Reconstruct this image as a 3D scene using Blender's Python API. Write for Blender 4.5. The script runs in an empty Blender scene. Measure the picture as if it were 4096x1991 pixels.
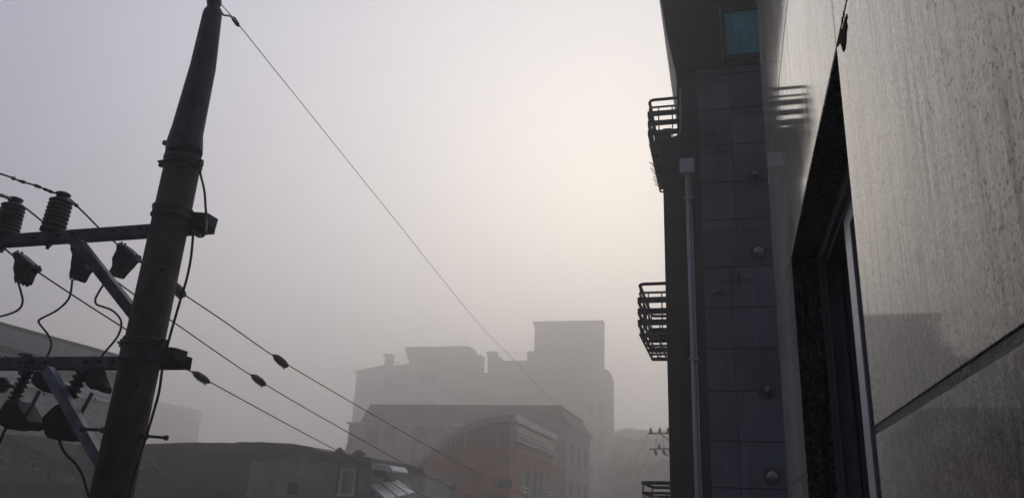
import bpy, bmesh, math, random
from mathutils import Vector, Matrix
random.seed(7)
S = bpy.context.scene
COL = S.collection
H = 8.0                                   # eye height above the street (upper floor window)

# ---------------------------------------------------------------- camera
F = 3205.0; CX, CY = 2048.0, 995.5        # focal length and centre, in photograph pixels
def camdir(px, py): return Vector(((px-CX)/F, -(py-CY)/F, -1.0)).normalized()
UPC = camdir(2450, -8705)
YC = camdir(2930, 2090); YC = (YC - UPC*YC.dot(UPC)).normalized()
XC = YC.cross(UPC)
R = Matrix((XC, YC, UPC))                 # world axes: X across the street, Y along it, Z up
cam = bpy.data.cameras.new('camera'); cam.sensor_width = 36; cam.lens = 36*F/4096.0
cam.clip_start = 0.02; cam.clip_end = 1500
camo = bpy.data.objects.new('camera', cam); COL.objects.link(camo)
camo.matrix_world = Matrix.Translation((0, 0, H)) @ R.to_4x4()
S.camera = camo
FWD = R @ Vector((0, 0, -1))

# ---------------------------------------------------------------- light
S.view_settings.view_transform = 'Standard'; S.view_settings.look = 'None'
S.view_settings.exposure = 0.0; S.view_settings.gamma = 1.0
SUN_AZ, SUN_EL = math.radians(-7.5), math.radians(21)
sd = Vector((math.sin(SUN_AZ)*math.cos(SUN_EL), math.cos(SUN_AZ)*math.cos(SUN_EL), math.sin(SUN_EL)))
W = bpy.data.worlds.new('World'); S.world = W; W.use_nodes = True
nt = W.node_tree; nt.nodes.clear()
def N(nt, typ, **kw):
    n = nt.nodes.new(typ)
    for k, v in kw.items():
        if k.startswith('i_'):
            n.inputs[k[2:].replace('_', ' ')].default_value = v
        else: setattr(n, k, v)
    return n
def M(nt, op, a, b=None, clamp=False):
    n = nt.nodes.new('ShaderNodeMath'); n.operation = op; n.use_clamp = clamp
    for i, v in enumerate((a, b)):
        if v is None: continue
        if isinstance(v, (int, float)): n.inputs[i].default_value = v
        else: nt.links.new(v, n.inputs[i])
    return n.outputs[0]
out = N(nt, 'ShaderNodeOutputWorld'); bg = N(nt, 'ShaderNodeBackground'); bg.inputs[1].default_value = 0.10
sky = N(nt, 'ShaderNodeTexSky'); sky.sky_type = 'NISHITA'; sky.sun_disc = False
sky.sun_elevation = SUN_EL; sky.sun_rotation = SUN_AZ; sky.dust_density = 6
tc = N(nt, 'ShaderNodeTexCoord')
dot = N(nt, 'ShaderNodeVectorMath', operation='DOT_PRODUCT'); dot.inputs[1].default_value = sd
nt.links.new(tc.outputs['Generated'], dot.inputs[0])
d = M(nt, 'MAXIMUM', dot.outputs['Value'], 0.0)
g1 = M(nt, 'POWER', d, 3.0); g2 = M(nt, 'POWER', d, 22.0)
half = M(nt, 'MULTIPLY_ADD', dot.outputs['Value'], 0.5); half.node.inputs[2].default_value = 0.5
def scale(col, fac):
    n = nt.nodes.new('ShaderNodeVectorMath'); n.operation = 'SCALE'; n.inputs[0].default_value = col
    nt.links.new(fac, n.inputs['Scale']); return n.outputs[0]
def add(a, b):
    n = nt.nodes.new('ShaderNodeVectorMath'); n.operation = 'ADD'
    nt.links.new(a, n.inputs[0]); nt.links.new(b, n.inputs[1]); return n.outputs[0]
# overcast fog above the street: blue grey away from the sun, warm where the sun stands behind it
fog = add(add(scale((3.0, 3.62, 6.6), M(nt, 'POWER', half, 2.2)), scale((6.1, 5.35, 3.2), g1)), scale((2.0, 1.75, 0.5), g2))
skys = N(nt, 'ShaderNodeVectorMath', operation='SCALE'); skys.inputs['Scale'].default_value = 0.06
nt.links.new(sky.outputs[0], skys.inputs[0])
tot = add(fog, skys.outputs[0])
nt.links.new(tot, bg.inputs[0]); nt.links.new(bg.outputs[0], out.inputs[0])

sl = bpy.data.lights.new('sun', 'SUN'); sl.energy = 0.5; sl.angle = math.radians(60); sl.color = (1, 0.9, 0.76)
so = bpy.data.objects.new('sun', sl); COL.objects.link(so)
so.rotation_euler = sd.to_track_quat('Z', 'Y').to_euler()

# ---------------------------------------------------------------- points from the surveyed view
C0 = Vector((0, 0, H))
def ray(p): return R @ camdir(p[0], p[1])
def PY(p, Y): r = ray(p); return C0 + r*(Y/r.y)
def PXp(p, X): r = ray(p); return C0 + r*(X/r.x)
def reg(ox, oy, s): return lambda x, y: (ox + x/s, oy + y/s)
r1 = reg(0, 600, 1.789); r2 = reg(0, 1250, 1.69); r3 = reg(600, 0, 1.788); r4 = reg(1350, 1200, 1.583)
r5 = reg(500, 1600, 2.147); q4 = reg(0, 650, 2.504); q5 = reg(0, 1350, 1.954); hh = reg(0, 1300, 1.8117)
D = lambda x, y: (x*1.59006, y*1.59026)
def wpx(P, n): return n/F*(P-C0).dot(FWD)      # width in metres of n photograph pixels at P

# ---------------------------------------------------------------- mesh helpers
ORG = {}
def thing(name, label, cat, loc, group=None):
    o = bpy.data.objects.new(name, None); COL.objects.link(o); o.empty_display_size = 0.3
    o.location = loc; o['label'] = label; o['category'] = cat
    if group: o['group'] = group
    ORG[o] = Vector(loc); return o
def obj(name, bm, mat, parent=None, bevel=0, smooth=False, loc=None):
    me = bpy.data.meshes.new(name)
    bmesh.ops.recalc_face_normals(bm, faces=bm.faces[:])
    if parent is not None: org = ORG[parent]
    elif loc is not None: org = Vector(loc)
    else:
        xs = [v.co for v in bm.verts]
        org = Vector(((min(v.x for v in xs)+max(v.x for v in xs))/2, (min(v.y for v in xs)+max(v.y for v in xs))/2, min(v.z for v in xs)))
    for v in bm.verts: v.co -= org
    bm.to_mesh(me); bm.free()
    for p in me.polygons: p.use_smooth = smooth
    me.materials.append(mat)
    o = bpy.data.objects.new(name, me); COL.objects.link(o); ORG[o] = org
    if parent is not None: o.parent = parent
    else: o.location = org
    if bevel:
        b = o.modifiers.new('bevel', 'BEVEL'); b.width = bevel; b.segments = 2; b.limit_method = 'ANGLE'
    return o
def each(name, bm, mat, parent, bevel=0, smooth=False):      # every loose piece becomes a part of its own
    bm.verts.ensure_lookup_table(); seen = set(); last = None
    bm.verts.index_update()
    for v0 in bm.verts:
        if v0.index in seen: continue
        st = [v0]; isl = []; seen.add(v0.index)
        while st:
            v = st.pop(); isl.append(v)
            for e in v.link_edges:
                w_ = e.other_vert(v)
                if w_.index not in seen: seen.add(w_.index); st.append(w_)
        nb_ = bmesh.new(); mp_ = {v: nb_.verts.new(v.co) for v in isl}; fs = set()
        for v in isl:
            for f in v.link_faces: fs.add(f)
        for f in fs: nb_.faces.new([mp_[v] for v in f.verts])
        last = obj(name, nb_, mat, parent, bevel, smooth)
    bm.free(); return last
def tag(o, label, cat, group=None):
    o['label'] = label; o['category'] = cat
    if group: o['group'] = group
    return o
def B(): return bmesh.new()
def hexa(bm, c):
    v = [bm.verts.new(p) for p in c]
    for f in ((0,1,2,3),(4,5,6,7),(0,1,5,4),(1,2,6,5),(2,3,7,6),(3,0,4,7)): bm.faces.new([v[i] for i in f])
def box(bm, x0, x1, y0, y1, z0, z1):
    hexa(bm, [(x0,y0,z0),(x1,y0,z0),(x1,y1,z0),(x0,y1,z0),(x0,y0,z1),(x1,y0,z1),(x1,y1,z1),(x0,y1,z1)])
def beam(bm, p, q, w, h, up=Vector((0,0,1))):
    p, q = Vector(p), Vector(q); a = (q-p).normalized(); s = a.cross(up).normalized(); u = s.cross(a)
    s = s*w/2; u = u*h/2
    hexa(bm, [p-s-u, p+s-u, p+s+u, p-s+u, q-s-u, q+s-u, q+s+u, q-s+u])
def tube(bm, pts, rad, n=8, cap=True):
    pts = [Vector(p) for p in pts]
    if isinstance(rad, (int, float)): rad = [rad]*len(pts)
    rings = []; ref = None
    for i, p in enumerate(pts):
        a = (pts[min(i+1, len(pts)-1)] - pts[max(i-1, 0)])
        a = a.normalized() if a.length > 1e-9 else Vector((0, 0, 1))
        if ref is None:
            ref = Vector((0, 0, 1)) if abs(a.z) < 0.9 else Vector((1, 0, 0))
        s = a.cross(ref).normalized(); u = s.cross(a); ref = u if abs(a.dot(ref)) > 0.98 else ref
        rings.append([bm.verts.new(p + (s*math.cos(t) + u*math.sin(t))*rad[i]) for t in (2*math.pi*k/n for k in range(n))])
    for i in range(len(rings)-1):
        for k in range(n):
            bm.faces.new((rings[i][k], rings[i][(k+1)%n], rings[i+1][(k+1)%n], rings[i+1][k]))
    if cap:
        bm.faces.new(rings[0]); bm.faces.new(rings[-1])
def lathe(bm, p, q, prof, n=24):
    p, q = Vector(p), Vector(q); a = (q-p).normalized()
    s = a.cross(Vector((0, 1, 0)) if abs(a.y) < .9 else Vector((0, 0, 1))).normalized(); u = s.cross(a); rings = []
    for t, r in prof:
        c = p + (q-p)*t
        rings.append([bm.verts.new(c + (s*math.cos(k) + u*math.sin(k))*r) for k in (2*math.pi*j/n for j in range(n))])
    for i in range(len(rings)-1):
        for k in range(n): bm.faces.new((rings[i][k], rings[i][(k+1)%n], rings[i+1][(k+1)%n], rings[i+1][k]))
    bm.faces.new(rings[0]); bm.faces.new(rings[-1])
def prism(bm, pts, vec):
    vec = Vector(vec); a = [bm.verts.new(p) for p in pts]; b = [bm.verts.new(Vector(p)+vec) for p in pts]
    n = len(pts); bm.faces.new(a); bm.faces.new(b[::-1])
    for i in range(n): bm.faces.new((a[i], a[(i+1)%n], b[(i+1)%n], b[i]))
def wall_y(bm, x0, x1, z0, z1, y, th, holes):       # wall facing -Y with rectangular openings (x0,x1,z0,z1)
    xs = sorted({x0, x1, *[h[0] for h in holes], *[h[1] for h in holes]}); zs = sorted({z0, z1, *[h[2] for h in holes], *[h[3] for h in holes]})
    grid_wall(bm, xs, zs, holes, lambda a, b, t: Vector((a, y+t, b)), th)
def wall_x(bm, y0, y1, z0, z1, x, th, holes):       # wall in a plane x = const, thickness th along +x (negative: -x)
    ys = sorted({y0, y1, *[h[0] for h in holes], *[h[1] for h in holes]}); zs = sorted({z0, z1, *[h[2] for h in holes], *[h[3] for h in holes]})
    grid_wall(bm, ys, zs, holes, lambda a, b, t: Vector((x+t, a, b)), th)
def grid_wall(bm, us, vs, holes, fn, th):
    def inh(u, v): return any(h[0] < u < h[1] and h[2] < v < h[3] for h in holes)
    nu, nv = len(us)-1, len(vs)-1
    solid = [[not inh((us[i]+us[i+1])/2, (vs[j]+vs[j+1])/2) for j in range(nv)] for i in range(nu)]
    cache = {}
    def V(i, j, k):
        if (i, j, k) not in cache: cache[(i, j, k)] = bm.verts.new(fn(us[i], vs[j], th*k))
        return cache[(i, j, k)]
    for i in range(nu):
        for j in range(nv):
            if not solid[i][j]: continue
            for k in (0, 1): bm.faces.new((V(i,j,k), V(i+1,j,k), V(i+1,j+1,k), V(i,j+1,k)))
            if i == 0 or not solid[i-1][j]: bm.faces.new((V(i,j,0), V(i,j+1,0), V(i,j+1,1), V(i,j,1)))
            if i == nu-1 or not solid[i+1][j]: bm.faces.new((V(i+1,j,0), V(i+1,j+1,0), V(i+1,j+1,1), V(i+1,j,1)))
            if j == 0 or not solid[i][j-1]: bm.faces.new((V(i,j,0), V(i+1,j,0), V(i+1,j,1), V(i,j,1)))
            if j == nv-1 or not solid[i][j+1]: bm.faces.new((V(i,j+1,0), V(i+1,j+1,0), V(i+1,j+1,1), V(i,j+1,1)))
def smoothpath(pts, n=6):                            # Catmull-Rom through the points
    pts = [Vector(p) for p in pts]; P = [pts[0]*2-pts[1]] + pts + [pts[-1]*2-pts[-2]]; o = []
    for i in range(1, len(P)-2):
        for k in range(n):
            t = k/n; a, b, c, d = P[i-1], P[i], P[i+1], P[i+2]
            o.append(0.5*((2*b) + (c-a)*t + (2*a-5*b+4*c-d)*t*t + (3*b-a-3*c+d)*t**3))
    o.append(pts[-1]); return o

# ---------------------------------------------------------------- materials
def mat(name, col, rough=0.7, var=0.25, sc=6.0, metal=0.0, bump=0.0, col2=None, bsc=None, spec=0.5, streak=0.0):
    m = bpy.data.materials.new(name); m.use_nodes = True; t = m.node_tree; b = t.nodes['Principled BSDF']
    b.inputs['Roughness'].default_value = rough; b.inputs['Metallic'].default_value = metal
    b.inputs['Specular IOR Level'].default_value = spec
    tcn = t.nodes.new('ShaderNodeTexCoord')
    nz = t.nodes.new('ShaderNodeTexNoise'); nz.inputs['Scale'].default_value = sc; nz.inputs['Detail'].default_value = 6
    t.links.new(tcn.outputs['Object'], nz.inputs['Vector'])
    rp = t.nodes.new('ShaderNodeValToRGB'); rp.color_ramp.elements[0].position = 0.3; rp.color_ramp.elements[1].position = 0.7
    c2 = col2 or tuple(c*(1-var) for c in col)
    rp.color_ramp.elements[0].color = (*c2, 1); rp.color_ramp.elements[1].color = (*[min(1, c*(1+var*0.6)) for c in col], 1)
    t.links.new(nz.outputs['Fac'], rp.inputs['Fac']); colout = rp.outputs['Color']
    if streak:
        mp = t.nodes.new('ShaderNodeMapping'); mp.inputs['Scale'].default_value = (9, 9, 0.5); t.links.new(tcn.outputs['Object'], mp.inputs[0])
        n2 = t.nodes.new('ShaderNodeTexNoise'); n2.inputs['Scale'].default_value = 2.0; n2.inputs['Detail'].default_value = 5; t.links.new(mp.outputs[0], n2.inputs['Vector'])
        r2_ = t.nodes.new('ShaderNodeMapRange'); r2_.inputs[1].default_value = 0.35; r2_.inputs[2].default_value = 0.7; r2_.inputs[3].default_value = 1; r2_.inputs[4].default_value = 1-streak
        t.links.new(n2.outputs['Fac'], r2_.inputs[0])
        mx = t.nodes.new('ShaderNodeMix'); mx.data_type = 'RGBA'; mx.blend_type = 'MULTIPLY'; mx.inputs[0].default_value = 1
        t.links.new(colout, mx.inputs[6]); t.links.new(r2_.outputs[0], mx.inputs[7]); colout = mx.outputs[2]
    t.links.new(colout, b.inputs['Base Color'])
    if bump:
        n3 = t.nodes.new('ShaderNodeTexNoise'); n3.inputs['Scale'].default_value = bsc or sc*4; n3.inputs['Detail'].default_value = 5
        t.links.new(tcn.outputs['Object'], n3.inputs['Vector'])
        bp = t.nodes.new('ShaderNodeBump'); bp.inputs['Strength'].default_value = bump; bp.inputs['Distance'].default_value = 0.02
        t.links.new(n3.outputs['Fac'], bp.inputs['Height']); t.links.new(bp.outputs[0], b.inputs['Normal'])
    return m
def brick_mat(name, c1, c2, mortar, bw=0.21, bh=0.072, m_=0.012, rough=0.85):
    m = bpy.data.materials.new(name); m.use_nodes = True; t = m.node_tree; b = t.nodes['Principled BSDF']; b.inputs['Roughness'].default_value = rough
    tcn = t.nodes.new('ShaderNodeTexCoord'); sp = t.nodes.new('ShaderNodeSeparateXYZ'); t.links.new(tcn.outputs['Object'], sp.inputs[0])
    cb = t.nodes.new('ShaderNodeCombineXYZ'); t.links.new(M(t, 'ADD', sp.outputs[0], sp.outputs[1]), cb.inputs[0]); t.links.new(sp.outputs[2], cb.inputs[1])
    br = t.nodes.new('ShaderNodeTexBrick'); br.inputs['Scale'].default_value = 1; br.inputs['Brick Width'].default_value = bw; br.inputs['Row Height'].default_value = bh
    br.inputs['Mortar Size'].default_value = m_; br.inputs['Color1'].default_value = (*c1, 1); br.inputs['Color2'].default_value = (*c2, 1); br.inputs['Mortar'].default_value = (*mortar, 1)
    br.inputs['Bias'].default_value = -0.2
    t.links.new(cb.outputs[0], br.inputs['Vector'])
    nz = t.nodes.new('ShaderNodeTexNoise'); nz.inputs['Scale'].default_value = 0.9; nz.inputs['Detail'].default_value = 6; t.links.new(tcn.outputs['Object'], nz.inputs['Vector'])
    mr = t.nodes.new('ShaderNodeMapRange'); mr.inputs[1].default_value = 0.3; mr.inputs[2].default_value = 0.7; mr.inputs[3].default_value = 0.6; mr.inputs[4].default_value = 1.15; t.links.new(nz.outputs['Fac'], mr.inputs[0])
    mx = t.nodes.new('ShaderNodeMix'); mx.data_type = 'RGBA'; mx.blend_type = 'MULTIPLY'; mx.inputs[0].default_value = 1
    t.links.new(br.outputs['Color'], mx.inputs[6]); t.links.new(mr.outputs[0], mx.inputs[7]); t.links.new(mx.outputs[2], b.inputs['Base Color'])
    return m
def granite_mat(name, base, dark, rough, speck=1.0, wave=0.0):
    m = bpy.data.materials.new(name); m.use_nodes = True; t = m.node_tree; b = t.nodes['Principled BSDF']
    tcn = t.nodes.new('ShaderNodeTexCoord'); O = tcn.outputs['Object']
    v1 = t.nodes.new('ShaderNodeTexVoronoi'); v1.inputs['Scale'].default_value = 700*speck; t.links.new(O, v1.inputs['Vector'])
    v2 = t.nodes.new('ShaderNodeTexVoronoi'); v2.inputs['Scale'].default_value = 380*speck; t.links.new(O, v2.inputs['Vector'])
    n1 = t.nodes.new('ShaderNodeTexNoise'); n1.inputs['Scale'].default_value = 150*speck; n1.inputs['Detail'].default_value = 8; n1.inputs['Roughness'].default_value = 0.7; t.links.new(O, n1.inputs['Vector'])
    rp = t.nodes.new('ShaderNodeValToRGB'); e = rp.color_ramp.elements
    e[0].position = 0.38; e[0].color = (*dark, 1); e[1].position = 0.56; e[1].color = (*base, 1)
    x = e.new(0.47); x.color = (*[(a*0.6+c*0.4) for a, c in zip(base, dark)], 1)
    x = e.new(0.8); x.color = (*[min(1, a*1.3) for a in base], 1)
    t.links.new(n1.outputs['Fac'], rp.inputs['Fac'])
    def mulc(a, fac):
        mx = t.nodes.new('ShaderNodeMix'); mx.data_type = 'RGBA'; mx.blend_type = 'MULTIPLY'; mx.inputs[0].default_value = 1
        t.links.new(a, mx.inputs[6]); t.links.new(fac, mx.inputs[7]); return mx.outputs[2]
    def rng(s, a, b_, c, d_):
        mr = t.nodes.new('ShaderNodeMapRange'); t.links.new(s, mr.inputs[0])
        for i, v in enumerate((a, b_, c, d_)): mr.inputs[i+1].default_value = v
        return mr.outputs[0]
    sepc = t.nodes.new('ShaderNodeSeparateColor'); t.links.new(v2.outputs['Color'], sepc.inputs[0])
    blk = rng(sepc.outputs[0], 0.05, 0.11, 0.2, 1.0)
    sepd = t.nodes.new('ShaderNodeSeparateColor'); t.links.new(v1.outputs['Color'], sepd.inputs[0])
    blk2 = rng(sepd.outputs[1], 0.10, 0.40, 0.40, 1.0)
    c = mulc(mulc(rp.outputs['Color'], blk), blk2)
    n2 = t.nodes.new('ShaderNodeTexNoise'); n2.inputs['Scale'].default_value = 3.5; n2.inputs['Detail'].default_value = 6; t.links.new(O, n2.inputs['Vector'])
    c = mulc(c, rng(n2.outputs['Fac'], 0.3, 0.7, 0.7, 1.15))
    n7 = t.nodes.new('ShaderNodeTexNoise'); n7.inputs['Scale'].default_value = 34; n7.inputs['Detail'].default_value = 9; n7.inputs['Roughness'].default_value = 0.75; t.links.new(O, n7.inputs['Vector'])
    mot = rng(n7.outputs['Fac'], 0.40, 0.56, 0.45, 1.1); c = mulc(c, mot)
    # rain streaks
    mp = t.nodes.new('ShaderNodeMapping'); mp.inputs['Scale'].default_value = (38, 38, 1.6); t.links.new(O, mp.inputs[0])
    n3 = t.nodes.new('ShaderNodeTexNoise'); n3.inputs['Scale'].default_value = 2.2; n3.inputs['Detail'].default_value = 6; n3.inputs['Distortion'].default_value = 0.6; t.links.new(mp.outputs[0], n3.inputs['Vector'])
    n6 = t.nodes.new('ShaderNodeTexNoise'); n6.inputs['Scale'].default_value = 3.2; n6.inputs['Detail'].default_value = 3; t.links.new(O, n6.inputs['Vector'])
    st = M(t, 'MULTIPLY', rng(n3.outputs['Fac'], 0.42, 0.66, 0.0, 1.0), rng(n6.outputs['Fac'], 0.38, 0.55, 0.3, 1.0))
    mx = t.nodes.new('ShaderNodeMix'); mx.data_type = 'RGBA'; mx.blend_type = 'MULTIPLY'; mx.inputs[7].default_value = (0.26, 0.22, 0.19, 1)
    t.links.new(st, mx.inputs[0]); t.links.new(c, mx.inputs[6]); t.links.new(mx.outputs[2], b.inputs['Base Color'])
    ro = M(t, 'ADD', M(t, 'MULTIPLY', st, rough*1.2), rough)
    t.links.new(ro, b.inputs['Roughness'])
    b.inputs['IOR'].default_value = 1.42
    b.inputs['Sheen Weight'].default_value = 0.2; b.inputs['Sheen Roughness'].default_value = 0.45
    pit = M(t, 'MULTIPLY', M(t, 'MULTIPLY', blk, rng(n1.outputs['Fac'], 0.36, 0.46, 0.35, 1.0)), rng(n7.outputs['Fac'], 0.36, 0.5, 0.6, 1.0))
    t.links.new(M(t, 'MULTIPLY', M(t, 'MULTIPLY', pit, rng(st, 0.0, 1.0, 1.0, 0.4)), 0.46), b.inputs['Specular IOR Level'])
    n4 = t.nodes.new('ShaderNodeTexNoise'); n4.inputs['Scale'].default_value = 2.2; n4.inputs['Detail'].default_value = 2; t.links.new(O, n4.inputs['Vector'])
    bp = t.nodes.new('ShaderNodeBump'); bp.inputs['Strength'].default_value = wave; bp.inputs['Distance'].default_value = 0.001
    t.links.new(n4.outputs['Fac'], bp.inputs['Height']); last = bp.outputs[0]
    t.links.new(last, b.inputs['Normal'])
    return m

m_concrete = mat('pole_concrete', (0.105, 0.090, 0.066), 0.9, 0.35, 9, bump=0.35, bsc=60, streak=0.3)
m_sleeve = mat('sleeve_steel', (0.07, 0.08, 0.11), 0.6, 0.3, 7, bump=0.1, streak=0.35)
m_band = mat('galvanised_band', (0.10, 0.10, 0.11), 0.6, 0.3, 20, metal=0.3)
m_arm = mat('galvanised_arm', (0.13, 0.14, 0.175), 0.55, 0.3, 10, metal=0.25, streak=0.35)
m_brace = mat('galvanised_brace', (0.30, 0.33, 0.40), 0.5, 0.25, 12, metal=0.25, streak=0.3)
m_hole = mat('slot_black', (0.012, 0.012, 0.013), 0.9, 0.1)
m_ins = mat('glazed_porcelain', (0.045, 0.042, 0.045), 0.45, 0.3, 15)
m_rubber = mat('weathered_rubber', (0.035, 0.036, 0.04), 0.75, 0.4, 18, bump=0.2)
m_rubber2 = mat('grey_cover', (0.075, 0.08, 0.09), 0.65, 0.35, 18, bump=0.2)
m_wire = mat('wire_black', (0.022, 0.021, 0.022), 0.6, 0.3, 30)
m_tube = mat('fuse_grey', (0.2, 0.21, 0.23), 0.5, 0.2, 12)
m_facade = mat('facade_blue_tile', (0.18, 0.205, 0.27), 0.7, 0.22, 1.1, bump=0.08, bsc=30, streak=0.22, spec=0.25)
def panel_vary(m, dx, dz, ox, oz, amt):
    t = m.node_tree; b = t.nodes['Principled BSDF']; src = b.inputs['Base Color'].links[0].from_socket
    tcn = t.nodes.new('ShaderNodeTexCoord'); sp = t.nodes.new('ShaderNodeSeparateXYZ'); t.links.new(tcn.outputs['Object'], sp.inputs[0])
    cb = t.nodes.new('ShaderNodeCombineXYZ')
    t.links.new(M(t, 'FLOOR', M(t, 'DIVIDE', M(t, 'ADD', sp.outputs[0], -ox), dx)), cb.inputs[0]); t.links.new(M(t, 'FLOOR', M(t, 'DIVIDE', M(t, 'ADD', sp.outputs[2], -oz), dz)), cb.inputs[1])
    wn_ = t.nodes.new('ShaderNodeTexWhiteNoise'); wn_.noise_dimensions = '2D'; t.links.new(cb.outputs[0], wn_.inputs['Vector'])
    f = M(t, 'ADD', M(t, 'MULTIPLY', wn_.outputs['Value'], amt), 1-amt*.6)
    mx = t.nodes.new('ShaderNodeMix'); mx.data_type = 'RGBA'; mx.blend_type = 'MULTIPLY'; mx.inputs[0].default_value = 1
    t.links.new(src, mx.inputs[6]); t.links.new(f, mx.inputs[7]); t.links.new(mx.outputs[2], b.inputs['Base Color'])
panel_vary(m_facade, .6, .6, .245-1.5, H+2.935, .4)
m_facade2 = mat('facade_edge_panel', (0.062, 0.063, 0.08), 0.75, 0.2, 1.2, streak=0.2, spec=0.25)
m_fjoint = mat('facade_joint', (0.025, 0.026, 0.03), 0.85, 0.2)
m_groove = mat('facade_groove', (0.05, 0.047, 0.055), 0.8, 0.2)
m_clad = mat('upper_cladding', (0.030, 0.030, 0.037), 0.65, 0.25, 1.5, streak=0.25)
m_alu_d = mat('dark_aluminium', (0.05, 0.055, 0.07), 0.4, 0.2, 8, metal=0.2)
m_teal = mat('teal_blind', (0.10, 0.52, 0.57), 0.12, 0.3, 3, streak=0.3)
m_pipe = mat('white_pipe', (0.62, 0.62, 0.62), 0.45, 0.12, 5, streak=0.25)
m_boxw = mat('white_box', (0.75, 0.78, 0.85), 0.45, 0.08, 5, streak=0.12)
m_steel = mat('stainless_vent', (0.35, 0.35, 0.36), 0.25, 0.1, 10, metal=0.9)
m_rail = mat('balcony_paint', (0.05, 0.047, 0.05), 0.45, 0.25, 14)
m_gran = granite_mat('granite_polished', (0.185, 0.168, 0.145), (0.024, 0.023, 0.022), 0.042, 1.0, wave=0.15)
m_gran_d = granite_mat('granite_honed', (0.16, 0.15, 0.145), (0.02, 0.02, 0.02), 0.4, 0.6)
m_seal = mat('sealant', (0.05, 0.049, 0.042), 0.6, 0.25, 25, bump=0.2)
m_tar = mat('black_mastic', (0.012, 0.012, 0.012), 0.95, 0.3, 40, bump=0.5, spec=0.1)
m_winf = mat('window_frame_grey', (0.17, 0.195, 0.21), 0.35, 0.15, 8, metal=0.3)
m_winp = mat('stile_aluminium', (0.5, 0.52, 0.57), 0.35, 0.08, 5, metal=0.3)
m_inner = mat('window_inner', (0.03, 0.033, 0.036), 0.6, 0.2)
m_glass = mat('glass_dark', (0.03, 0.035, 0.04), 0.08, 0.2, 2)
m_glass2 = mat('glass_grey', (0.20, 0.225, 0.235), 0.15, 0.2, 2)
m_brickg = brick_mat('brick_grey_brown', (0.48, 0.41, 0.38), (0.15, 0.12, 0.115), (0.66, 0.63, 0.60))
m_brickr = brick_mat('brick_red', (0.52, 0.12, 0.075), (0.40, 0.09, 0.06), (0.34, 0.15, 0.11))
m_trim = mat('pale_trim', (0.5, 0.5, 0.5), 0.7, 0.15, 3, streak=0.25)
m_trimw = mat('white_trim', (0.88, 0.88, 0.88), 0.6, 0.1, 3, streak=0.15)
m_roofd = mat('dark_roof', (0.045, 0.04, 0.042), 0.85, 0.3, 3, bump=0.2)
m_soffit = mat('soffit', (0.27, 0.26, 0.26), 0.8, 0.2, 3)
m_plas = mat('grey_render', (0.44, 0.42, 0.40), 0.9, 0.22, 1.2, bump=0.15, streak=0.3)
m_plas2 = mat('pale_render', (0.3, 0.28, 0.265), 0.9, 0.18, 1.0, streak=0.3)
m_shed = mat('shed_sheet', (0.10, 0.108, 0.13), 0.7, 0.25, 2, streak=0.35)
m_conc = mat('wall_concrete', (0.16, 0.16, 0.17), 0.9, 0.25, 2, bump=0.2, streak=0.3)
m_roofr = mat('roof_brown', (0.12, 0.085, 0.08), 0.85, 0.25, 2, streak=0.2)
m_stone = mat('villa_stone', (0.40, 0.36, 0.33), 0.9, 0.2, 0.8, streak=0.25)
m_asph = mat('asphalt', (0.05, 0.05, 0.05), 0.9, 0.2, 3, bump=0.3)
m_pave = mat('pavement', (0.16, 0.16, 0.155), 0.9, 0.2, 3, bump=0.3)
m_ground = mat('earth', (0.07, 0.065, 0.055), 0.95, 0.3, 0.4)
m_awn = mat('awning_sheet', (0.82, 0.82, 0.78), 0.5, 0.12, 2, streak=0.12)
m_leaf = mat('leaf', (0.05, 0.07, 0.035), 0.8, 0.4, 4)
m_bark = mat('bark', (0.06, 0.05, 0.04), 0.95, 0.3, 6)

# ---------------------------------------------------------------- setting
def struct(name, bm, m, loc=(0, 0, 0)):
    o = obj(name, bm, m, loc=loc); o['kind'] = 'structure'; return o
bm = B(); box(bm, -335, 335, -335, 335, -0.5, 0.0); struct('ground', bm, m_ground)
bm = B(); box(bm, -9.0, -2.2, -60, 56, 0.0, 0.01); struct('road', bm, m_asph)
bm = B(); box(bm, -2.2, 0.2, -60, 56, 0.0, 0.13); struct('pavement', bm, m_pave)
bm = B()
for y in range(-54, 52, 6): box(bm, -5.67, -5.55, y, y+3, 0.01, 0.014)
struct('road_marking', bm, m_trimw)

m_added_hill = mat('added_slope', (0.05, 0.042, 0.034), 0.95, 0.45, 0.12, bump=0.5, bsc=1.2)  # slope added so that the far fog darkens towards the ground
prof = [(0, -9), (88, -8.6), (97, 1.0), (108, 4.2), (140, 9.0), (175, 14.0), (215, 20), (260, 25), (331, 33)]
def hz_(Y):
    for (a, b), (c, d_) in zip(prof, prof[1:]):
        if Y <= c: return b+(d_-b)*(Y-a)/(c-a)
    return prof[-1][1]
def sst(a, b, x): t_ = max(0, min(1, (x-a)/(b-a))); return t_*t_*(3-2*t_)
bm = B(); gv = []; ys_ = [85+246*(j/60)**1.25 for j in range(61)]
for j, y in enumerate(ys_):
    row = []
    for i in range(400):
        k_ = -1.6 + i*2.3/399; x = k_*y                      # fans out from the street so that it opens with distance
        m_ = max(sst(-.174, -.186, k_)*.62, sst(-.1445, -.139, k_))
        zz = hz_(y) + (random.uniform(-.5, .5)+1.1*math.sin(x*.21+y*.13)+.8*math.sin(x*.07-y*.19))*min(1, max(0, (y-95)/25))
        row.append(bm.verts.new((x, y, max(-.3, H+zz)*m_ - .3*(1-m_))))
    gv.append(row)
for j in range(60):
    for i in range(399): bm.faces.new((gv[j][i], gv[j][i+1], gv[j+1][i+1], gv[j+1][i]))
for v in [v for v in bm.verts if abs(v.co.x) > 332]: v.co.x = math.copysign(332, v.co.x)
bmesh.ops.dissolve_degenerate(bm, dist=0.001, edges=bm.edges[:])
struct('added_hill', bm, m_added_hill)

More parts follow.
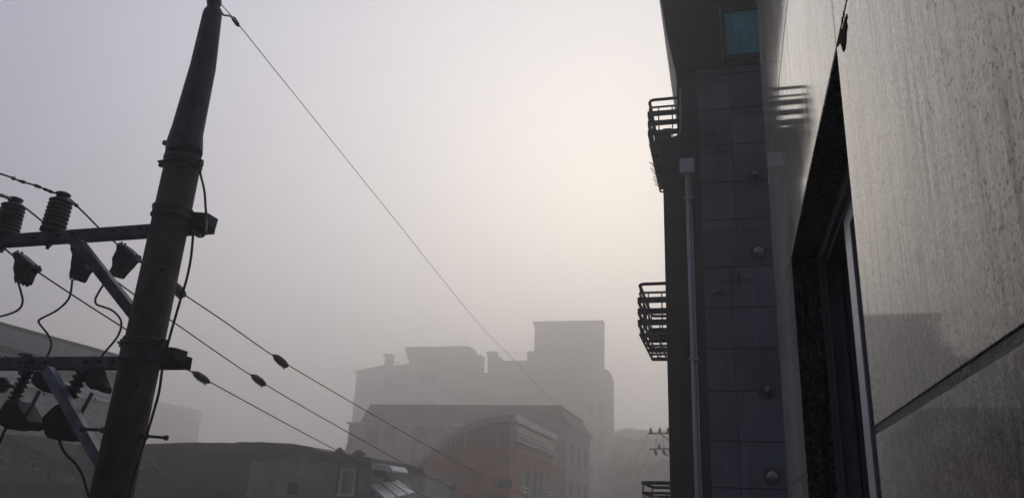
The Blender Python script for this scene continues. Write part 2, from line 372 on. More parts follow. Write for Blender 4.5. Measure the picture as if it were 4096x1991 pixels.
# ---------------------------------------------------------------- near granite building (right)
A = 0.21
gb = thing('granite_building', 'polished speckled granite building wall close beside the viewer, with a deep window recess', 'building', (A+4, -3, 0))
Zr = lambda z: H+z
ZJ = [-8, -6.5, -5.85, -5.25, -4.65, -4.05, -3.45, -2.87, -2.25, -1.67, -1.06, -0.46, 0.139, 0.79, 1.382, 1.965, 2.55, 3.13, 3.71, 4.3, 4.9, 5.5, 6.1]
Y0o, Y1o = 1.305, 2.49
YJa = [-7.0, -5.8, -4.6, -3.4, -2.2, -1.0, 0.15, Y0o, Y1o, 3.33]
op = (Y0o, Y1o, Zr(-1.06), Zr(0.79))
bm = B(); g = 0.0022
for i in range(len(YJa)-1):
    for j in range(len(ZJ)-1):
        y0, y1, z0, z1 = YJa[i], YJa[i+1], Zr(ZJ[j]), Zr(ZJ[j+1])
        if y0 >= Y0o-.01 and y1 <= Y1o+.01 and z0 >= op[2]-.01 and z1 <= op[3]+.01: continue
        gg = lambda q: 0.006 if abs(q-0.139) < .001 else 0.0042 if abs(q-1.382) < .001 else 0.0035 if abs(q-.79) < .001 else g
        gl, gh = gg(ZJ[j]), gg(ZJ[j+1])
        box(bm, A, A+0.03, y0+(0 if i and abs(y0-Y1o) < .01 else g), y1-(0 if abs(y1-Y0o) < .01 or i == len(YJa)-2 else g), z0+gl, z1-gh)
panels = obj('stone_cladding', bm, m_gran, gb, bevel=0.0012)
bm = B(); wall_x(bm, -7.0, 3.325, 0.0, Zr(6.1), A+0.031, 0.24, [(Y0o-.001, Y1o+.001, op[2], op[3]+.004)])
obj('wall', bm, m_hole, gb)
# sealant lying in the wide joint
bm = B()
beam(bm, (A+0.012, -7.0, Zr(0.139)), (A+0.012, Y0o-0.002, Zr(0.139)), 0.020, 0.0118)
beam(bm, (A+0.012, Y1o+0.004, Zr(0.139)), (A+0.012, 3.32, Zr(0.139)), 0.020, 0.0118)
beam(bm, (A+0.018, -7.0, Zr(0.79)), (A+0.018, Y0o-0.3, Zr(0.79)), 0.012, 0.004)
each('sealant_joint', bm, m_seal, gb)
# black mastic smeared at the corner over the opening
bm = B()
prism(bm, [PXp(p, A-.0014) for p in ((3379, 70), (3368, 112), (3356, 152), (3347, 188), (3353, 176), (3360, 172), (3366, 190), (3371, 208), (3376, 196), (3380, 160), (3381, 132), (3385, 108), (3382, 92))], (.0026, 0, 0))
for q in ((3372, 60), (3366, 84), (3384, 72), (3359, 128)):
    P = PXp(q, A-.001); box(bm, P.x, P.x+.002, P.y-.006, P.y+.004, P.z-.004, P.z+.003)
each('mastic', bm, m_tar, gb)
# recess lining
bm = B()
box(bm, A+0.031, A+0.052, Y1o, Y1o+0.03, op[2], op[3]); box(bm, A+0.054, A+0.40, Y1o, Y1o+0.03, op[2], op[3]); each('jamb', bm, m_gran_d, gb)
bm = B(); box(bm, A+0.031, A+0.40, Y0o-0.03, Y0o-0.0005, op[2], op[3]); obj('jamb', bm, m_gran_d, gb)
bm = B(); box(bm, A+0.001, A+0.40, Y0o, Y1o, op[3], op[3]+0.03); obj('lintel', bm, m_gran_d, gb)
bm = B(); box(bm, A-0.02, A+0.40, Y0o, Y1o-0.0005, op[2]-0.03, op[2]+0.0); obj('sill', bm, m_gran_d, gb)
# room block behind the cladding
bm = B(); wall_x(bm, -7.0, 3.3, 0.0, Zr(6.1), A+0.62, 0.2, []); box(bm, A+0.83, A+8, -7.0, 3.3, 0, Zr(6.1))
obj('building_core', bm, m_conc, gb)
bm = B(); box(bm, A+0.272, A+0.60, 3.27, 3.32, 0, Zr(6.1)); box(bm, A+0.2715, A+8, -6.95, 3.26, Zr(6.1), Zr(6.3)); obj('parapet', bm, m_conc, gb)
# window in the recess
wn = B(); fx0, fx1 = 0.287, 0.36
zt = Zr(0.752); zb = op[2]+0.03
box(wn, fx0, fx1, Y1o-0.012, Y1o-0.0005, zb, op[3]-0.0005); box(wn, fx0, fx1, Y0o+0.0005, Y0o+0.012, zb, op[3]-0.0005)
box(wn, fx0, fx1, Y0o+0.012, Y1o-0.012, zt, op[3]-0.0008); box(wn, fx0, fx1, Y0o+0.012, Y1o-0.012, op[2]+0.001, zb)
box(wn, 0.302, 0.309, Y1o-0.020, Y1o-0.0121, zb+.001, zt-.001); box(wn, 0.302, 0.309, Y0o+0.0121, Y1o-0.0205, zt-0.010, zt-.0005)
box(wn, 0.338, 0.348, Y1o-0.022, Y1o-0.0121, zb+.001, zt-.001); box(wn, 0.338, 0.348, Y0o+0.0121, Y1o-0.0225, zt-0.012, zt-.0005)
wf = obj('window', wn, m_winf, gb, bevel=0.001)
bm = B(); box(bm, 0.306, 0.322, 1.972, 2.060, zb+.001, Zr(0.741)); box(bm, 0.306, 0.322, 1.32, 1.9715, Zr(0.70), Zr(0.741))
obj('sash', bm, m_winp, wf, bevel=0.002)
bm = B(); box(bm, 0.312, 0.317, 1.318, 1.971, zb+.002, Zr(0.699)); box(bm, 0.350, 0.355, 2.0, Y1o-.012, zb+.002, zt-.002); obj('pane', bm, m_glass, wf)

# ---------------------------------------------------------------- neighbouring building (end-on, dark blue)
DF = 11.6
nb = thing('blue_apartment_block', 'dark blue tiled end wall of the apartment block with window guards', 'building', (1.5, DF+5, 0))
def PW(x, z, y=DF): return Vector((x, y, H+z))
bm = B()
prism(bm, [PW(-.79, -8), PW(-.812, 5.50), PW(-.74, 5.66), PW(-.575, 5.74), PW(-.560, 6.85), PW(3.6, 6.85), PW(3.6, -8)], (0, 9, 0))
obj('wall', bm, m_facade2, nb)
bm = B(); box(bm, -.252, 3.6, DF-0.012, DF-0.001, 0, H+6.85); obj('tile_panel', bm, m_facade, nb)
bm = B(); box(bm, -.405, -.252, DF-0.006, DF-0.001, 0, H+6.85); obj('groove', bm, m_groove, nb)
bm = B()
prism(bm, [PW(-.58, 6.851, DF-.05), PW(-.70, 7.55, DF-.05), PW(-.79, 8.3, DF-.05), PW(-1.0, 10.2, DF-.05), PW(3.6, 10.2, DF-.05), PW(3.6, 6.851, DF-.05)], (0, 9, 0))
obj('upper_cladding', bm, m_clad, nb)
bm = B()
for z in [-7, -6.4, -5.8, -5.2, -4.6, -4, -3.4, -2.8, -2.2, -1.6, -1.0, -0.2, .45, 1.06, 1.742, 2.34, 2.935, 3.54, 4.28, 4.885, 5.5, 6.11, 6.72]:
    box(bm, -.252, 3.6, DF-0.0145, DF-0.0121, H+z-.008, H+z+.008)
    box(bm, -.80 if z < 5 else -.55, -.405, DF-0.0035, DF-0.0011, H+z-.008, H+z+.008)
for x, z0, z1 in ((.245, 3.55, 6.84), (.13, -8, 3.53), (1.4, -8, 6.84)): box(bm, x-.005, x+.005, DF-0.0137, DF-0.01205, H+z0, H+z1)
obj('tile_joints', bm, m_fjoint, nb)
# lighter edge trim of the set-back upper storey
bm = B(); prism(bm, [PW(-.552, 5.75, DF-.02), PW(-.535, 6.1, DF-.02), PW(-.525, 6.55, DF-.02), PW(-.50, 6.55, DF-.02), PW(-.50, 6.0, DF-.02), PW(-.515, 5.76, DF-.02)], (0, .018, 0))
each('edge_trim', bm, m_trim, nb)
# teal window
tw = thing_part = B()
wx0, wx1, wz0, wz1 = .165, 1.25, 6.93, 7.90
yb = DF-.05
for b_ in ((wx0, wx1, wz0, wz0+.09), (wx0, wx1, wz1-.09, wz1), (wx0, wx0+.07, wz0+.09, wz1-.09), (wx1-.07, wx1, wz0+.09, wz1-.09)):
    box(tw, b_[0], b_[1], yb-.05, yb-.001, H+b_[2], H+b_[3])
tw = obj('window', tw, m_alu_d, nb, bevel=.006)
bm = B(); box(bm, wx0-.012, wx0-.001, yb-.056, yb-.001, H+wz0-.01, H+wz1+.01); obj('window_trim', bm, m_trim, tw)
bm = B(); box(bm, wx0+.07, wx1-.07, yb-.02, yb-.002, H+wz0+.09, H+wz1-.09); obj('pane', bm, m_teal, tw)
# vents
def vent(z, hood, x=.537):
    bm = B(); y = DF-.012
    lathe(bm, (x, y-.001, H+z), (x, y-.02, H+z), [(0, .125), (.5, .122), (.6, .10), (1, .075)], 28)
    v = obj('vent', bm, m_rubber2, nb, smooth=False)
    bm = B()
    if hood:
        lathe(bm, (x, y-.02, H+z), (x, y-.16, H+z-.0), [(0, .052), (.7, .052), (.75, .058), (1, .058)], 20)
        obj('vent_pipe', bm, m_rubber, v)
        bm = B(); lathe(bm, (x, y-.161, H+z), (x, y-.172, H+z), [(0, .045), (1, .03)], 20); obj('vent_cap', bm, m_steel, v, smooth=True)
    else:
        lathe(bm, (x, y-.02, H+z), (x, y-.10, H+z), [(0, .085), (.3, .083), (.6, .068), (.85, .04), (1, .005)], 24)
        obj('vent_cap', bm, m_steel, v, smooth=True)
vent(4.93, True); vent(3.75, False); vent(1.74, True); vent(.61, False)
# small iron brackets and rods on the tiles
def rod(parts, name='wall_bracket'):
    bm = B()
    for p, q, r in parts: tube(bm, [p, q], r, 8)
    obj(name, bm, m_groove, nb)
y = DF-.05
rod([(PW(-.56, 5.62, y), PW(.07, 5.68, y), .010), (PW(-.02, 5.57, y), PW(-.02, 5.76, y), .016), (PW(-.02, 5.68, DF-.012), PW(-.02, 5.68, y), .014)])
rod([(PW(-.02, 5.36, y), PW(.04, 5.43, y), .014), (PW(.04, 5.43, y), PW(.11, 5.36, y), .014), (PW(.045, 5.47, y), PW(.045, 5.40, DF-.012), .014)])
rod([(PW(-.02, 3.32, y), PW(.44, 3.33, y), .010), (PW(.24, 3.26, y), PW(.24, 3.42, y), .014), (PW(.43, 3.30, y), PW(.43, 3.36, DF-.012), .02)])
rod([(PW(-.14, 3.12, y), PW(-.04, 3.17, y), .012), (PW(-.04, 3.17, y), PW(.06, 3.12, y), .012), (PW(-.04, 3.15, y), PW(-.04, 3.15, DF-.012), .012)])
rod([(PW(.30, .16, y), PW(.75, .16, y), .010), (PW(.50, .10, y), PW(.50, .30, y), .016), (PW(.5, .16, y), PW(.5, .16, DF-.012), .012)])
# white conduit with junction box
cp = thing('conduit', 'white vertical conduit pipe with a square junction box on the blue tiled wall', 'pipe', (-.45, DF-.1, 0))
bm = B(); tube(bm, [PW(-.434, -8, DF-.07), PW(-.447, 5.02, DF-.07)], .031, 14); tube(bm, [PW(-.385, -8, DF-.05), PW(-.395, 5.02, DF-.05)], .013, 8)
obj('pipe', bm, m_pipe, cp, smooth=True)
bm = B(); box(bm, -.548, -.328, DF-.15, DF-.002, H+5.02, H+5.26); jb = obj('junction_box', bm, m_boxw, cp, bevel=.01)
bm = B(); box(bm, -.528, -.348, DF-.158, DF-.1505, H+5.04, H+5.24); obj('lid', bm, m_boxw, jb, bevel=.006)
for z in (4.62, 2.18, -.4):
    bm = B(); box(bm, -.50, -.35, DF-.112, DF-.002, H+z-.012, H+z+.012); obj('pipe_clamp', bm, m_pipe, cp)

# window guards on the side wall (three floors)
def guard(z_top, y0, y1, xo, xi, rich, nslat=3, clutter=False):
    g_ = thing('window_guard', 'x', 'window guard', (xi, (y0+y1)/2, H+z_top-.77), 'window guards up the side of the blue block')
    def U(bm, z, r, cor=.05):
        a = [Vector((xi, y0, z)), Vector((xo+cor, y0, z)), Vector((xo+cor*.3, y0+cor*.3, z)), Vector((xo, y0+cor, z)), Vector((xo, y1-cor, z)), Vector((xo+cor*.3, y1-cor*.3, z)), Vector((xo+cor, y1, z)), Vector((xi, y1, z))]
        tube(bm, a, r, 8)
    T = H+z_top
    bm = B(); U(bm, T, .026, .08); obj('handrail', bm, m_rail, g_, smooth=True)
    bm = B(); U(bm, T-.135, .018); obj('rail', bm, m_rail, g_, smooth=True)
    bm = B(); U(bm, T-.765, .018, .03); obj('bottom_rail', bm, m_rail, g_, smooth=True)
    for k in range(nslat):
        z = T-.25-k*.17
        bm = B(); box(bm, xo-.03, xi, y0-.012, y0+.004, z-.045, z+.045)
        box(bm, xo-.03, xo-.014, y0+.0045, y1+.02, z-.045, z+.045)
        box(bm, xo-.013, xi, y1+.0, y1+.016, z-.045, z+.045)
        obj('slat', bm, m_rail, g_)
    bm = B()
    w_ = xi-xo
    for f in (.33, .82):
        for yy in (y0, y1): tube(bm, [(xo+w_*f, yy+.012, T-.765), (xo+w_*f, yy+.012, T-.135)], .011, 6)
    for k in range(5):
        yy = y0+.12+k*(y1-y0-.2)/4; tube(bm, [(xo, yy, T-.765), (xo, yy, T-(.0 if k in (0, 4) else .135))], .012, 6)
    each('post', bm, m_rail, g_)
    bm = B()
    for k in range(6): tube(bm, [(xo, y0+.15+k*(y1-y0-.3)/5, T-.765), (xi, y0+.15+k*(y1-y0-.3)/5, T-.765)], .020, 6)
    for f in (.3, .62, .88): tube(bm, [(xo+w_*f, y0, T-.768), (xo+w_*f, y1, T-.768)], .014, 6)
    each('floor_bars', bm, m_rail, g_)
    return g_
g2_ = guard(3.35, 11.68, 13.72, -1.20, -.80, True)
g2_['label'] = 'dark metal window guard with see-through bar floor, middle one of three up the block'
g1_ = guard(6.43, 11.68, 13.72, -1.01, -.57, True)
g1_['label'] = 'dark metal window guard filled with stored clutter, top one above the white junction box'
g3_ = guard(.49, 11.68, 13.3, -1.19, -.79, False, 0)
g3_['label'] = 'dark metal window guard cut by the bottom edge, lowest on the blue block'
bm = B()   # tray and clutter stored in the top guard
box(bm, -1.0, -.60, 11.75, 13.6, H+6.43-.745, H+6.43-.72)
for k in range(14):
    yy = 11.8+k*.125; h_ = random.uniform(.10, .30); x_ = random.uniform(-.98, -.80)
    box(bm, x_, x_+random.uniform(.10, .22), yy, yy+.11, H+6.43-.7195, H+6.43-.72+h_)
obj('stored_tray', bm, m_rail, g1_, bevel=.01)
bm = B()
for k in range(9):
    yy = 12.6+k*.12
    tube(bm, [(-1.03, yy, H+6.43-.72), (-1.07-random.random()*.04, yy+.03, H+6.43-.66)], .008, 5)
each('twigs', bm, m_rail, g1_)

# ---------------------------------------------------------------- utility pole
YP = 4.07
Pb = PY((444, 1991), YP); Pt = PY((724, 690), YP)
ax = (Pt-Pb).normalized()
base = Pb + ax*((0-Pb.z)/ax.z)
up_ = thing('utility_pole', 'concrete utility pole with grey steel sleeve, two crossarms and fuse gear', 'utility pole', base)
rb = wpx(Pb, 162)/2; rt = wpx(Pt, 140)/2
r0 = rb + (rb-rt)*0.9
def axp(t): return Pb + ax*t
Lp = (Pt-Pb).length
def zrow(py):   # distance along the axis for a picture row
    lo, hi = -1.0, 6.0
    for _ in range(50):
        m_ = (lo+hi)/2; v = R.transposed() @ (axp(m_)-C0); row = CY - v.y/(-v.z)*F
        if row > py: lo = m_
        else: hi = m_
    return lo
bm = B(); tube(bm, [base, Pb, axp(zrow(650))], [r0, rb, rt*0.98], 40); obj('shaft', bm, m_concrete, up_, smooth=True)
def rr(t): return rb + (rt-rb)*t/Lp
# sleeve
Ps = [((738, 622), 138, 0), ((736, 612), 140, 0), ((738, 585), 140, 0), ((746, 540), 126, 0), ((750, 525), 122, 0), ((812, 270), 98, 0), ((850, 56), 73, 0), ((852, 46), 66, 0), ((853, 40), 52, 0), ((855, 22), 50, 0), ((856, 16), 56, 0), ((857, 2), 56, 0), ((858, -10), 50, 0), ((860, -40), 46, 0)]
pts = [PY(p, YP) for p, w_, _ in Ps]; bm = B()
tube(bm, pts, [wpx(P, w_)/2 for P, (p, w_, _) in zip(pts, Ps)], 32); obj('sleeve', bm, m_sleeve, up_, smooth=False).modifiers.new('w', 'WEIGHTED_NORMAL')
for p in COL.objects[-1].data.polygons: p.use_smooth = True
# weld marks and bolts on sleeve
bm = B()
for (x, y_) in ((757, 330), (745, 383), (718, 536), (680, 625)):
    P = PY((x, y_), YP-.11); lathe(bm, P, P+Vector((0, -.02, 0)), [(0, .008), (1, .007)], 8)
P0 = PY((747, 322), YP-.115)
each('bolt', bm, m_band, up_)
def bandring(py, extra, h, name='band'):
    t = zrow(py); bm = B(); r = rr(t)+extra
    tube(bm, [axp(t-h/2), axp(t-h/2+.004), axp(t+h/2-.004), axp(t+h/2)], [r-.003, r, r, r-.003], 36)
    return obj(name, bm, m_band, up_, smooth=False)
bandring(642, .010, .030); bandring(662, .009, .022)
bandring(838, .012, .020); bandring(870, .012, .016); b1_ = bandring(852, .006, .05)
bandring(1362, .010, .018); bandring(1378, .009, .014); bandring(1400, .011, .016); bandring(1420, .009, .06); bandring(1440, .011, .014)
def lug(a, b, w_, h_, yy=YP):
    bm = B(); beam(bm, PY(a, yy), PY(b, yy), w_, h_); obj('band_lug', bm, m_band, up_, bevel=.003)
lug((640, 655), (668, 655), .03, .045); lug((785, 655), (810, 650), .03, .045); lug((632, 645), (645, 650), .014, .014)
lug((484, 1372), (510, 1372), .035, .05); lug((645, 1372), (660, 1372), .035, .05); lug((470, 1368), (486, 1370), .014, .014)
def bolt(pts_, r):
    bm = B(); tube(bm, [PY(p, YP) for p in pts_], r, 10); 
    for p, q in ((pts_[-1], .9),):
        P = PY(p, YP); Q = P + (PY(pts_[-2], YP)-P).normalized()*.012; tube(bm, [P, Q], r*1.9, 6)
    obj('step_bolt', bm, m_band, up_)
bolt([(690, 575), (668, 574), (656, 571)], .010)
bolt([(425, 1719), (340, 1715), (326, 1715)], .010)
bolt([(560, 1742), (600, 1744), (668, 1750)], .009)
bm = B(); tube(bm, [PY((408, 1719), YP), PY((424, 1720), YP)], .02, 6); tube(bm, [PY((572, 1743), YP), PY((588, 1744), YP)], .02, 6); each('nut', bm, m_band, up_)
bm = B()
for p in ((650, 1080), (548, 1538), (732, 672)):
    P = PY(p, YP-.118); lathe(bm, P, P+Vector((0, -.012, 0)), [(0, .013), (1, .011)], 10)
each('plug', bm, m_hole, up_)
# crossarms
YA = YP+.185
def arm(a, b, slots, th=.078):
    pa, pb = PY(a, YA), PY(b, YA); pa = pa + (pa-pb).normalized()*1.3
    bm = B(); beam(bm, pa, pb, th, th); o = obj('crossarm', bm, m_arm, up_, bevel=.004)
    dirx = (pb-pa).normalized()
    bm = B()
    for s in slots:
        P = PY(s, YA-th/2-.001); beam(bm, P-dirx*.016, P+dirx*.016, .0035, .014)
    each('slot', bm, m_hole, o)
    bm = B(); P = pb; beam(bm, P+dirx*.0005, P+dirx*.003, th*.8, th*.8); obj('end_cap', bm, m_hole, o)
    return o, pa, pb
a1, a1a, a1b = arm((0, 966), (848, 908), [r1(520, 600), r1(815, 578), r1(910, 574), r1(1000, 565), r1(240, 625), r1(420, 610)])
a2, a2a, a2b = arm((0, 1455), (752, 1450), [r2(130, 338), r2(215, 337), r2(305, 333), r2(582, 332), r2(672, 331), r2(765, 330)])
# arm band shoulder behind the pole
for py, e in ((872, (815, 885)), (1430, (690, 1420))):
    bm = B(); P = PY(e, YP+.1); beam(bm, P+Vector((-.12, 0, .02)), P+Vector((.06, .0, .0)), .12, .07); obj('arm_clamp', bm, m_band, up_, bevel=.006)
# seams on lower arm
bm = B()
for s in (r2(472, 345), r2(603, 345)): P = PY(s, YA-.0395); box(bm, P.x-.002, P.x+.002, P.y-.002, P.y+.0005, P.z-.036, P.z+.036)
each('seam', bm, m_brace, a2)
def brace(a, b, w_, yy):
    pa, pb = PY(a, yy), PY(b, yy-.10 if False else yy)
    bm = B(); d_ = (pb-pa).normalized(); nrm = Vector((d_.z, 0, -d_.x)) 
    # L-section: web facing the street plus a flange
    hexa_pts = lambda p, o1, o2, y0, y1: [p+nrm*o1+Vector((0, y0, 0)), p+nrm*o2+Vector((0, y0, 0)), p+nrm*o2+Vector((0, y1, 0)), p+nrm*o1+Vector((0, y1, 0))]
    for o1, o2, y0, y1 in ((-w_/2, w_/2, 0, .006), ):
        hexa(bm, hexa_pts(pa, o1, o2, y0, y1)+hexa_pts(pb, o1, o2, y0, y1))
    s_ = 1 if nrm.x > 0 else -1
    hexa(bm, hexa_pts(pa, s_*w_/2-.006, s_*w_/2, .0062, .058)+hexa_pts(pb, s_*w_/2-.006, s_*w_/2, .0062, .058))
    return obj('brace', bm, m_brace, up_)
brace((300, 968), (560, 1300), .058, YP+.02).data.materials[0] = m_arm
brace((176, 1478), (408, 1880), .056, YP+.02)
# post insulators on the upper arm
def post_ins(a, b, rmax, n=7):
    pa, pb = PY(a, YA-.01), PY(b, YA-.01); bm = B(); prof = [(0, rmax*1.0), (.10, rmax*1.0), (.12, rmax*.8)]
    for k in range(n):
        t = .14+k*.68/n; dt = .68/n; r = rmax*(1.02-.04*k/n)
        prof += [(t, r*.78), (t+dt*.15, r*.95), (t+dt*.45, r), (t+dt*.75, r*.93), (t+dt*.95, r*.78)]
    prof += [(.84, rmax*.55), (.90, rmax*.5), (.93, rmax*.62), (.97, rmax*.62), (1.0, rmax*.40)]
    lathe(bm, pa, pb, prof, 28); o = obj('insulator', bm, m_ins, a1, smooth=True)
    bm = B(); ax_ = (pb-pa).normalized(); tube(bm, [pa, pa-ax_*.12], .012, 8); tube(bm, [pa-ax_*.085, pa-ax_*.10], .022, 6); obj('insulator_stud', bm, m_band, a1)
    return pb
t1_ = post_ins((208, 930), (256, 770), wpx(PY((208, 930), YA), 46))
t0_ = post_ins((22, 945), (64, 791), wpx(PY((22, 945), YA), 46))
# fuse cutouts under the lower arm
def cutout(ia, ib, irad, n, head, tubeab, ringp, hood, hdep=.16, arm_clamp=None, yy=YA-.06):
    c = thing_c = B()
    pa, pb = PY(ia, yy), PY(ib, yy); prof = [(0, irad*.6)]
    for k in range(n):
        t = k/n; dt = 1/n; prof += [(t+dt*.05, irad*.62), (t+dt*.3, irad*.97), (t+dt*.55, irad), (t+dt*.75, irad*.7), (t+dt*.9, irad*.6)]
    prof += [(1, irad*.5)]
    lathe(c, pa, pb, prof, 24); co = obj('fuse_cutout', c, m_ins, up_, smooth=True)
    bm = B(); prism(bm, [PY(p, yy-.04) for p in hood], (0, hdep, 0)); obj('cover', bm, m_rubber, co, bevel=.012)
    bm = B(); prism(bm, [PY(p, yy-.03) for p in head], (0, .07, 0)); obj('contact_hood', bm, m_rubber, co, bevel=.008)
    bm = B(); tube(bm, [PY(tubeab[0], yy-.0), PY(tubeab[1], yy)], .0125, 12); obj('fuse_tube', bm, m_tube, co, smooth=True)
    bm = B(); P = PY(ringp, yy-.02); rx, rz = wpx(P, 8), wpx(P, 11)
    tube(bm, [P+Vector((rx*math.cos(t), 0, rz*math.sin(t))) for t in (2*math.pi*k/16 for k in range(17))], .0038, 6, cap=False); obj('pull_ring', bm, m_band, co)
    return co
c1_ = cutout(q5(655, 255), q5(545, 470), .048, 5, [q5(645, 250), q5(770, 245), q5(778, 290), q5(820, 390), q5(808, 430), q5(775, 420), q5(735, 390), q5(700, 400), q5(670, 370)],
       (q5(722, 430), q5(588, 665)), q5(730, 487), [q5(318, 632), q5(330, 612), q5(428, 518), q5(470, 520), q5(505, 560), q5(545, 690), q5(570, 742), q5(548, 780), q5(505, 802), q5(470, 790), q5(425, 795), q5(365, 785), q5(342, 755)])
c2_ = cutout(q5(228, 250), q5(85, 530), .042, 8, [q5(262, 258), q5(365, 262), q5(400, 330), q5(485, 365), q5(490, 420), q5(420, 440), q5(330, 420), q5(262, 375), q5(235, 345)],
       (q5(310, 415), q5(165, 690)), q5(330, 455), [q5(-30, 600), q5(45, 480), q5(115, 485), q5(150, 550), q5(215, 650), q5(205, 690), q5(160, 712), q5(85, 705), q5(45, 715), q5(-10, 680)], .16)
bm = B()
beam(bm, PY(q5(205, 150), YA-.075), PY(q5(165, 285), YA-.075), .035, .022, Vector((0, 1, 0))); beam(bm, PY(q5(165, 135), YA-.06), PY(q5(232, 137), YA-.06), .05, .016)
beam(bm, PY(q5(215, 140), YA+.05), PY(q5(190, 270), YA+.05), .03, .02, Vector((0, 1, 0)))
each('mounting_bracket', bm, m_band, c2_)
bm = B(); beam(bm, PY(q5(625, 262), YA-.03), PY(q5(775, 262), YA-.03), .06, .03); each('mounting_bracket', bm, m_band, c1_)
bm = B(); lathe(bm, PY(q5(-70, 360), YA), PY(q5(45, 372), YA), [(0, .02), (.1, .05), (.9, .05), (1, .03)], 16); tube(bm, [PY(q5(40, 372), YA), PY(q5(110, 382), YA)], .010, 8); obj('arm_end_insulator', bm, m_ins, a2, smooth=True)

# ---------------------------------------------------------------- wires
def wire(name, pts, r, label, cat='power line', group=None, seg=8, knobs=None, m=m_wire):
    path = smoothpath(pts, seg)
    if name == 'power_line': path = [path[0] + (path[0]-path[2])*300 + Vector((0, 0, 1.0))] + path     # span back to the previous pole
    n = len(path); rad = [r]*n
    if knobs:
        for i in range(n):
            for (c, w_) in knobs:
                if abs(i/seg-c) < w_: rad[i] = r*random.uniform(1.2, 2.3)
    bm = B(); tube(bm, path, rad, 8); o = obj(name, bm, m, smooth=True); tag(o, label, cat, group); return o
def far(p0, p1, pts):  # interpolate depth (Y) along picture points between two given Y
    return [PY(p, Y) for p, Y in pts]
GW = 'power lines running from the pole down the street'
YW = YA
# line A
LA = wire('power_line', [PY(D(-160, 395), 3.2), PY(D(0, 437), 3.75), PY(D(50, 455), 3.98), PY(D(90, 467), 4.12), PY(D(125, 481), 4.2), PY(D(150, 490), YW-.05), PY(D(178, 505), 4.35), PY(D(210, 534), 4.5), PY(D(250, 574), 4.75), PY(D(290, 610), 5.0), PY(D(345, 653), 5.3), PY(D(437, 722), 5.9), PY(D(570, 812), 7.0), PY(D(705, 905), 8.4), PY(D(900, 1020), 11), PY(D(1100, 1133), 15), PY(D(1330, 1252), 22), PY(D(1560, 1350), 34), PY(D(1700, 1385), 50)], .0065,
     'dark power line passing over the second insulator and ending farthest right, topmost of the three', group=GW, seg=12, knobs=[(1.6, .1), (2.2, .15), (3.2, .2), (4.0, .35), (5.5, .2), (6.3, .3)])
LB = wire('power_line', [PY(D(-160, 440), 3.2), PY(D(0, 490), 3.95), PY(D(28, 502), YW-.05), PY(D(60, 520), 4.35), PY(D(108, 558), 4.6), PY(D(175, 612), 4.85), PY(D(200, 632), 5.0), PY(D(270, 690), 5.3), PY(D(340, 742), 5.7), PY(D(440, 812), 6.4), PY(D(650, 955), 8.6), PY(D(850, 1072), 11), PY(D(1050, 1182), 15), PY(D(1200, 1254), 19), PY(D(1500, 1380), 34), PY(D(1700, 1440), 50)], .0065,
     'dark power line leaving the leftmost insulator, middle one of the three over the roofs', group=GW, seg=12, knobs=[(1.2, .4), (2.0, .4), (2.7, .3)])
LC = wire('power_line', [PY(D(-160, 500), 3.4), PY(D(-20, 600), 4.2), PY(D(40, 648), 4.5), PY(D(85, 677), 4.7), PY(D(200, 753), 5.2), PY(D(320, 830), 5.8), PY(D(400, 883), 6.2), PY(D(470, 927), 6.7), PY(D(510, 950), 7.0), PY(D(800, 1107), 11), PY(D(1080, 1252), 17), PY(D(1400, 1400), 34), PY(D(1560, 1440), 50)], .0065,
     'dark power line lowest of the three, appearing right of the pole at the lower crossarm', group=GW, seg=12)
def sleeve_on(wireo, p, q, Y0_, Y1_, px, m=m_rubber2):
    a, b = PY(D(*p), Y0_), PY(D(*q), Y1_); bm = B(); r = wpx(a, px)/2; c = (a+b)/2
    lathe(bm, a, b, [(0, r*.25), (.12, r*.55), (.25, r*.95), (.6, r*1.05), (.85, r*.8), (.95, r*.45), (1, r*.2)], 14)
    dn = Vector((0, 0, -1))
    for t in (.35, .5, .65, .78):
        k = a+(b-a)*t; tube(bm, [k, k+dn*r*1.35], r*.22, 6)
    obj('splice_cover', bm, m, wireo)
sleeve_on(LA, (687, 892), (724, 922), 8.2, 8.6, 30, m_rubber); sleeve_on(LB, (632, 942), (668, 968), 8.4, 8.85, 28, m_rubber); sleeve_on(LC, (484, 934), (527, 962), 6.8, 7.15, 30, m_rubber2)
sleeve_on(LA, (430, 712), (464, 745), 5.85, 6.1, 42, m_rubber2)
def housing(wireo, outl, yy, dep=.09):
    bm = B(); prism(bm, [PY(p, yy) for p in outl], (0, dep, 0)); co = obj('clamp_cover', bm, m_rubber2, wireo, bevel=.010)
    P3 = [PY(p, yy) for p in outl]; n_ = len(P3); c = sum(P3, Vector())/n_
    bm = B(); prism(bm, [c+(p-c)*.80-Vector((0, .007, 0)) for p in P3], (0, .0065, 0)); obj('cover_panel', bm, m_rubber, co, bevel=.004)
    bm = B()
    for p in P3[1:-1:2]:
        e = (p-c).normalized(); tube(bm, [p-e*.012+Vector((0, dep*.3, 0)), p+e*.012+Vector((0, dep*.3, 0))], .007, 6)
        tube(bm, [p-e*.012+Vector((0, dep*.7, 0)), p+e*.008+Vector((0, dep*.7, 0))], .010, 6)
    each('cover_clip', bm, m_rubber, co)
housing(LC, [q4(112, 905), q4(150, 882), q4(190, 905), q4(325, 1022), q4(333, 1058), q4(290, 1070), q4(262, 1110), q4(248, 1150), q4(232, 1190), q4(200, 1206), q4(165, 1198), q4(130, 1178), q4(136, 1125), q4(122, 1060), q4(140, 970)], 4.5)
housing(LB, [q4(690, 815), q4(760, 800), q4(855, 960), q4(850, 1060), q4(815, 1105), q4(785, 1168), q4(745, 1172), q4(682, 1145), q4(700, 1060), q4(702, 1000), q4(720, 900)], 4.8)
